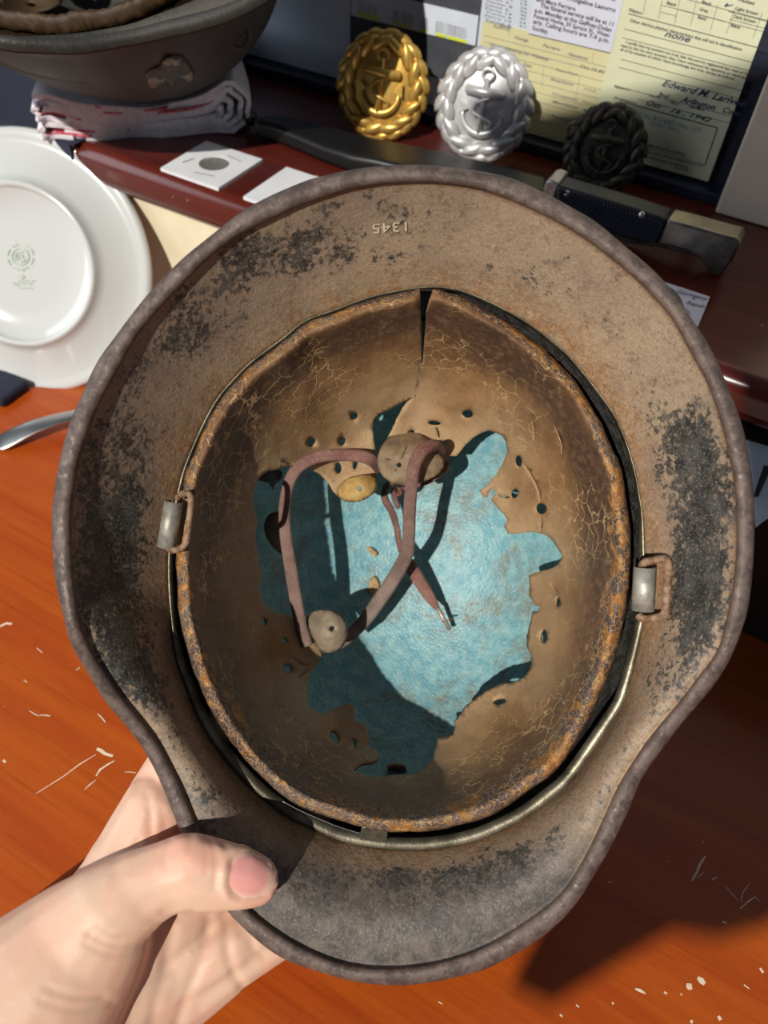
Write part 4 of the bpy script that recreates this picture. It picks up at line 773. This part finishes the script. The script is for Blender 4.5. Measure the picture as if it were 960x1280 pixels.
sp = paper('table_strip', -.3200, -.2240, z0, z1, wpaint('table strip paper', (.64, .70, .80)), 'white strip of print with yellow highlighted entries', 'paper')
yc = paper('index_card', pxw(600, 60)[0], pxw(768, 100)[0], ZB, pxw(690, 46)[1], wpaint('yellowed card', (.66, .62, .36)), 'yellowed index form card behind the silver badge', 'card')
fm = paper('registration_form', -.1345, -.0535, ZB + .001, ZT, wpaint('pale yellow form', (.66, .67, .47)), 'large pale yellow registration form with ink signature at right', 'form')
cl = paper('news_clipping', pxw(662, 36)[0], pxw(764, 66)[0], pxw(700, 50)[1], ZT, wpaint('clipping paper', (.64, .66, .78)), 'bluish white newspaper clipping about a funeral service', 'clipping')
def doc(o, name, mat, items, lines=(), rects=()):
    mb = MB(); y = o['_y']; pl = lambda a, b: ony(a, b, y)
    for it in items: ptxt(mb, it[0], it[1], it[2], it[3], pl, it[4] if len(it) > 4 else 0, it[5] if len(it) > 5 else .018)
    for a, b, w_ in lines:
        A_, B_ = pl(*a), pl(*b); d_ = (B_ - A_).normalized(); n_ = Vector((-d_.z, 0, d_.x)) * w_; mb.add([A_ - n_, B_ - n_, B_ + n_, A_ + n_], [(0, 1, 2, 3)])
    q = mk(name, mb.v, mb.f, mat, o, False); q['kind'] = 'stuff'; return q
S = .262                                                             # slope of the written lines across the frame
def ln(x0, y0, x1): return (x0, y0), (x1, y0 + (x1 - x0) * S)
doc(cl, 'print', INK, [('day Malinda,', *ln(741, -6, 769), 5), ('Mr. Angelino, Angeline Lasorro', *ln(668, -11, 769), 5.6), ('and Mary Ferraro.', *ln(670, 1, 720), 5.6), ('The funeral service will be at 11', *ln(675, 9, 766), 5.6), ('a.m. Monday at the Gaffney-Dolan', *ln(668, 15, 764), 5.6), ('Funeral Home, 59 Spruce St., West-', *ln(667, 22, 762), 5.6), ('erly. Calling hours are 7-9 p.m.', *ln(666, 29, 761), 5.6), ('Sunday.', *ln(665, 37, 685), 5.6)])
doc(sh, 'print', INKG, [(random.choice(['Lanni 3..', 'Rossi 12', 'Carter 8', 'Perry 14', 'Turco 5']), *ln(608 - k * .3, -12 + k * 4.6, 641 - k * .3), 2.6) for k in range(9)] + [('%d' % (12 + k * 7), *ln(651 - k * .3, 1 + k * 4.6, 659 - k * .3), 2.6) for k in range(8)])
doc(sp, 'print', INKG, [(s_t, (x + k * -.2, 2 + (x - 445) * S + k * 3.4), (x + w_, 2 + (x + w_ - 445) * S + k * 3.4), 2.2) for x, w_, s_t in ((447, 10, '1918 06'), (459, 12, 'Reg. No'), (492, 6, '204'), (502, 14, 'Seaman'), (527, 4, '31'), (532, 3, '8'), (545, 11, 'Boston'), (558, 8, '1942'), (567, 16, 'Mechanic')) for k in range(5)])
hl = MB()
for x, w_ in ((446, 29), (491, 6), (500, 14), (526, 8), (545, 13), (560, 24)):
    y_ = sp['_y'] - .0002; pts = [(x, 14.5 + (x - 446) * S), (x + w_, 14.5 + (x + w_ - 446) * S), (x + w_ - .6, 18.5 + (x + w_ - 446) * S), (x - .6, 18.5 + (x - 446) * S)]; hl.add([ony(a, b, y_) for a, b in pts], [(0, 1, 2, 3)])
mk('highlighter', hl.v, hl.f, pm('yellow highlighter', (.62, .70, .05), rough=.7), sp, False)
doc(yc, 'print', INKG, [('ILLINOIS', *ln(617, 34, 637), 5), ('Name of registrant', *ln(607, 27, 640), 2.4), ('No. 41 Winthrop Rd. Westerly', *ln(612, 57, 686), 4, .3), ('George', *ln(643, 48, 660), 4, .3), ('Ferraro', *ln(678, 58, 700), 4, .3), ('Pawcatuck', *ln(710, 69, 735), 4, .3), ('Date', *ln(654, 82, 664), 4, .3), ('Place of birth', *ln(695, 88, 722), 3), ('Oct 16 40', *ln(725, 84, 755), 4, .3), ('Telephone', *ln(745, 58, 768), 2.6), ('Employer', *ln(688, 100, 718), 3.4, .3), ('U.S.A.', *ln(730, 112, 746), 3.4), ('Occupation', *ln(690, 118, 722), 3), ('Machinist', *ln(690, 128, 722), 3.4, .3), ('Remarks', *ln(728, 128, 750), 2.6), ('Signature', *ln(690, 146, 716), 3), ('46', *ln(728, 139, 737), 4)],
    [(*ln(605, y, 768 - (y - 40) * .06), .00012) for y in (44, 52, 63, 74, 86, 98, 110, 122, 134, 148)] + [((637, 36), (636, 47), .0001), ((680, 82), (677, 108), .0001), ((725, 96), (719, 125), .0001), ((742, 66), (741, 78), .0001)])
doc(fm, 'print', INK, [('Filipino', *ln(786, 14, 802), 4), ('Black', *ln(833, 5, 845), 4), ('Black', *ln(877, 4, 889), 4), ('Gray', *ln(874, 13, 885), 4), ('Bald', *ln(872, 23, 882), 4), ('Freckled', *ln(922, 1, 942), 4.4), ('Light brown', *ln(919, 12, 947), 4.4), ('Dark brown', *ln(916, 22, 944), 4.4), ('Black', *ln(913, 33, 925), 4.4),
    ('Other obvious physical characteristics that will aid in identification', *ln(787, 27, 927), 4), ('I certify that my answers are true; that the person registered has read or has had', *ln(782, 54, 946), 3.6), ('read to him his own answers; that I have witnessed his signature or mark and that', *ln(776, 58, 944), 3.6), ('all of his answers of which I have knowledge are true, except as follows:', *ln(775, 63, 918), 3.6), ('Signature of', *ln(768, 109, 786), 3), ('(Registrar)', *ln(767, 123, 795), 3), ('(Date of', *ln(811, 120, 824), 2.6), ('(Place', *ln(838, 129, 848), 2.6), ('registration)', *ln(861, 134, 880), 2.6),
    ('(STAMP OF LOCAL BOARD)', *ln(803, 181, 857), 3), ('The stamp of the Local Board having jurisdiction of the', *ln(800, 188, 879), 2.6), ('registrant shall be placed in the above space.', *ln(797, 194, 860), 2.6), ('16-17105', *ln(843, 210, 860), 2.4)],
    [(*ln(808, -14, 960), .0001), (*ln(785, 17, 960), .00018), (*ln(826, 15, 846), .0001), (*ln(850, 12, 908), .0001), (*ln(910, 14, 960), .0001), (*ln(912, 24, 960), .0001), (*ln(826, 6, 960), .0001), (*ln(780, 36, 958), .00014), (*ln(778, 47, 946), .00014), (*ln(776, 74, 944), .00014), (*ln(773, 84, 936), .00014), (*ln(768, 107, 920), .00014), (*ln(797, 124, 930), .00012)] +
    [((x, y), (x - d_, y + 32), .0001) for x, y, d_ in ((809, -14, 5), (829, -8, 6), (850, -2, 7), (871, 0, 8), (897, 6, 9), (918, 10, 10), (953, 16, 12))] + [((781, 128), (897, 160), .0003), ((897, 160), (881, 206), .0003), ((781, 128), (770, 168), .0003), ((770, 172), (881, 206), .00012)])
doc(fm, 'handwriting', INKB, [('none', *ln(830, 45, 862), 8, .35), ('Edward M. Larivee', *ln(827, 107, 931), 9, .45), ('3rd', *ln(821, 120, 836), 6, .4), ('Arlington', *ln(850, 127, 893), 8, .45), ('Conn', *ln(903, 140, 925), 7, .4), ('Oct', *ln(808, 131, 826), 7, .4), ('16 , 1942', *ln(838, 140, 888), 6, .4), ('v', *ln(905, 8, 916), 7, .6)])
doc(fm, 'rubber_stamp', pm('faint stamp ink', (.28, .32, .36), rough=.8), [('LOCAL BOARD No. 213', *ln(788, 143, 875), 6, 0, .01), ('FORT HILL', *ln(812, 156, 850), 5, 0, .01)])
# ---- cream panel leaning at the right
a_ = ony(897, 256, .5000); pnl = MB().box((a_.x, .4995, SH + .0003), (a_.x + .16, .5065, SH + .25)).build('cream_board', pm('cream board', (.74, .62, .50), (.70, .58, .46), 30, .7)); mod(pnl, 'BEVEL', width=.0015, segments=2); tag(pnl, 'cream board standing upright in front of the form at right', 'board')
# ---- curtain added unseen behind the viewer, outline cut to shade the right half
cpx = [onz(x, y, DESK) for x, y in ((640, 1228), (700, 1222), (830, 1195), (900, 1160), (960, 1133), (1100, 1060), (1250, 900))] + [ony(x, y, YW) for x, y in ((1100, 20), (960, 75), (800, 112), (700, 125), (640, 150), (605, 185))]
for x, y in ((560, 185), (660, 200), (765, 250), (870, 350), (940, 460), (975, 590), (980, 700), (955, 800), (915, 880), (865, 945), (825, 1010), (785, 1085), (725, 1165)):
    k_ = int((math.atan2(y - CY, x - CX) % (2 * math.pi)) / (2 * math.pi) * NT_); cpx.append(P(x, y, dA[k_]))
CUY = -.52; cu2 = []
for p in cpx: q = p - sun_dir * ((p.y - CUY) / sun_dir.y); cu2.append((q.x * 1000, q.z * 1000))
v, f = sheet2d(cu2, (), 22)
cur = mk('sun_blocker', [(a / 1000, CUY + .012 * math.sin(a * .09), b / 1000) for a, b in v], f, pm('grey linen', (.22, .21, .20), (.28, .27, .25), 60, .9)); mod(cur, 'SOLIDIFY', thickness=.003); tag(cur, 'grey linen curtain sheet added behind the viewer to cast shade', 'blocker')
# ---- the second helmet, resting on the towel
r_ = Vector((math.cos(.303), math.sin(.303), 0)); b2 = Vector((-r_.y, r_.x, 0)); Zv = Vector((0, 0, 1)); tau, rol = .664, -.066
w0 = Zv * math.cos(tau) - b2 * math.sin(tau); uv_ = b2 * math.cos(tau) + Zv * math.sin(tau); wv_ = w0 * math.cos(rol) - r_ * math.sin(rol); vv_ = -r_ * math.cos(rol) - w0 * math.sin(rol)
crown = P(CX, CY, DCROWN); BHC = Vector(BH_POS)
def toB(p): q = (p - crown) * BH_K; return BHC + uv_ * q.dot(rgt) + vv_ * (-q.dot(dwn)) + wv_ * (-q.dot(fwd))
h2 = empty('field_helmet', BHC, 'dark grey upturned helmet with a worn eagle badge on the folded towel', 'helmet'); h2['_org'] = list(BHC)
st_ = 4; idx = [i for i in range(len(RR))]; bpts = []
for i in idx: bpts += [toB(shell_pts[i * NT_ + k]) for k in range(0, NT_, st_)]
nb = NT_ // st_; bf = grid_faces(len(idx), nb, False, True); bpts.append(toB(shell_pts[-1])); lo = (len(idx) - 1) * nb; bf += [(lo + k, len(bpts) - 1, lo + (k + 1) % nb) for k in range(nb)]
pick = np.array([i * NT_ + k for i in idx for k in range(0, NT_, st_)] + [len(shell_dep) - 1])
BH_OUT = NT('field grey outer paint'); BH_OUT.set(Base_Color=BH_OUT.mix(BH_OUT.step(BH_OUT.noise(30, 7, .6), .35, .68), (.034, .035, .032), (.050, .050, .046)), Roughness=.62); BH_OUT.bump(BH_OUT.noise(600, 4), .25, .0006)
s2 = mk('shell', bpts, bf, None, h2, True, attrs=dict(dark=a_dark[pick], rust=a_rust[pick] * .6, rim=a_rim[pick], blue=a_blue[pick] * 0), mats=[SHELL_DULL, BH_OUT.m])
bm = bmesh.new(); bm.from_mesh(s2.data); bm.normal_update(); bm.faces.ensure_lookup_table(); ff = bm.faces[(len(idx) - 2) * nb]
if ff.normal.dot(wv_) < 0: bmesh.ops.reverse_faces(bm, faces=bm.faces)
bm.to_mesh(s2.data); bm.free(); mod(s2, 'SOLIDIFY', thickness=.0013, offset=-1.0, material_offset=1, material_offset_rim=1)
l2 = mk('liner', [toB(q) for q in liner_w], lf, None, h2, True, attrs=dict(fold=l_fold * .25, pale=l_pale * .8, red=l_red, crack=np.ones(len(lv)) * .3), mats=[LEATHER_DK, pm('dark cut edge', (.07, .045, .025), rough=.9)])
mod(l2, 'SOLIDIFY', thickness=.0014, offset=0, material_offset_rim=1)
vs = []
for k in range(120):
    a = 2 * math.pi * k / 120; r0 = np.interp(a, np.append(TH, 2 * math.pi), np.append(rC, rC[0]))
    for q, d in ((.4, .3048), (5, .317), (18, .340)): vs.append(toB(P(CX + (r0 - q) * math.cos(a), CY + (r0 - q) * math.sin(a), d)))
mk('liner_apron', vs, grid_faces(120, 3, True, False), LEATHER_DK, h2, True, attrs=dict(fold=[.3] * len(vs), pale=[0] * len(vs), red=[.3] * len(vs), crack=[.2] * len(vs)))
# worn relief badge pressed on its side: spread wings over a short tail
bvb = BVHTree.FromPolygons(bpts, bf)
def onback(x, y, lift):
    h_ = bvb.ray_cast(CAM, ray(x, y).normalized())
    return (h_[0] if h_[0] else P(x, y, .55)) - ray(x, y).normalized() * lift
def relief(name, poly, z, mat, parent=h2):
    v, f = sheet2d([tuple(p) for p in crc(poly, 3)], (), 2.6); dd = segdist(v, poly)
    o = face_cam(mk(name, [onback(a, b, .0016 + z * min(1, q / 4)) for (a, b), q in zip(v, dd)], f, mat, parent, True)); mod(o, 'SOLIDIFY', thickness=.0012, offset=-1); return o
EG = pm('worn badge metal', (.040, .038, .034), (.085, .08, .07), 260, .5, .4, bump=.4, bscale=900)
ob = relief('eagle_badge', [(182,92),(190,84),(200,80),(204,73),(214,68),(226,69),(234,76),(240,85),(242,92),(240,99),(234,101),(229,97),(223,96),(219,100),(217,107),(212,107),(208,102),(202,101),(197,105),(193,111),(187,108),(184,101)], .0018, EG)
for nm, q in (('badge_wing', [(186,98),(191,93),(199,97),(205,95),(203,100),(197,103),(193,108),(188,106)]), ('badge_wing', [(222,93),(231,92),(238,88),(240,94),(238,98),(234,99),(229,95)]), ('badge_wreath', [(204,76),(209,71),(216,72),(214,77),(208,80)]), ('badge_wreath', [(214,75),(221,72),(226,75),(222,79),(216,79)])):
    v, f = sheet2d([tuple(p) for p in crc(q, 3)], (), 2.4); dd = segdist(v, q)
    o = face_cam(mk(nm, [onback(a, b, .0034 + .0018 * min(1, t / 3)) for (a, b), t in zip(v, dd)], f, pm('rubbed badge metal', (.30, .28, .23), (.17, .155, .13), 300, .45, .4), ob, True)); mod(o, 'SOLIDIFY', thickness=.0012, offset=-1)
o = MB().lathe([(0, .0022), (.0035, .0018), (.0045, .0006), (.0062, .0010), (.0072, .0004), (.0074, -.001)], 24, Matrix.Translation(onback(298, 45, 0)) @ ((CAM - onback(298, 45, 0)).normalized()).to_track_quat('Z', 'Y').to_matrix().to_4x4()).build('rivet', BH_OUT.m, h2, True)
# ---- folded towel
A_ = onz(52, 178, SH); B_ = onz(318, 166, SH); e1 = (B_ - A_); TL = e1.length; e1.normalize(); e2 = Vector((-e1.y, e1.x, 0))
WHT = NT('white towelling'); WHT.set(Base_Color=WHT.mix(WHT.step(WHT.noise(300, 4), .4, .6), (.80, .78, .82), (.70, .68, .74)), Roughness=.95); WHT.bump(WHT.noise(1600, 3), .6, .0008)
REDC = NT('red towel stripe'); REDC.set(Base_Color=REDC.mix(REDC.step(REDC.noise(300, 4), .4, .6), (.50, .045, .085), (.60, .22, .26)), Roughness=.95); REDC.bump(REDC.noise(1600, 3), .6, .0008)
tw = empty('folded_towel', A_ + e1 * TL / 2 + e2 * .06, 'folded white towel with red stripes under the rear helmet', 'towel'); tw['_org'] = list(tw.location)
def cloth(name, path, mat, th, depth=.125):
    vs = []; NJ = 9; pts = cr(path, 5)
    def squash(q):
        h_ = bvb.ray_cast(Vector((q.x, q.y, SH)), Vector((0, 0, 1)), .2); k_ = 1.0 if not h_[0] else min(1.0, (h_[0].z - SH - .0045) / .0345)
        return Vector((q.x, q.y, SH + (q.z - SH) * k_))
    for i, (x, z) in enumerate(pts):
        for j in range(NJ): q = j / (NJ - 1); vs.append(squash(A_ + e1 * (x + .0012 * math.sin(i * .6 + j)) + e2 * (depth * q + .0018 * math.sin(i * .37 + x * 90) * (1 - q)) + Vector((0, 0, max(z + .0007 * math.sin(x * 160 + j * .8) * min(1, z / .006), th / 2 + .0004)))))
    o = mk(name, vs, grid_faces(len(pts), NJ), mat, tw, True); mod(o, 'SOLIDIFY', thickness=th, offset=0); mod(o, 'BEVEL', width=th * .3, segments=2); return o
T_ = .0030
for k, (xl, xr, zb, zt) in enumerate(((.004, TL - .002, .0022, .0315), (.010, TL - .007, .0060, .0275), (.002, TL - .014, .0098, .0237), (.012, TL - .021, .0136, .0199))):
    m_ = (zb + zt) / 2; h_ = (zt - zb) / 2
    cloth('towel_fold', [(xl + .006, zb), (TL * .35, zb - .0004), (TL * .7, zb + .0006), (xr - h_, zb)] + [(xr - h_ + h_ * math.sin(a), m_ - h_ * math.cos(a)) for a in (.5, 1.05, 1.57, 2.1, 2.6)] + [(xr - h_, zt), (TL * .6, zt - .0012), (TL * .3, zt - .0020), (xl + .003 * k, zt - .0030)], WHT.m, T_)
for xl, z_, xr in ((.004, .0041, .05), (.010, .0080, .058), (.035, .0250, .118), (.02, .0294, .085), (.004, .0176, .045)): cloth('red_stripe', [(xl, z_), ((xl + xr) / 2, z_ + .0004), (xr, z_)], REDC.m, .0016, .12)
for xl, zb, zt in ((.0015, .0022, .0098), (.0015, .0136, .0237)):
    m_ = (zb + zt) / 2; h_ = (zt - zb) / 2; cloth('towel_fold', [(.022, zt)] + [(xl + h_ - h_ * math.sin(a), m_ + h_ * math.cos(a)) for a in (.0, .5, 1.05, 1.57, 2.1, 2.6, 3.14)] + [(.022, zb)], WHT.m, T_)
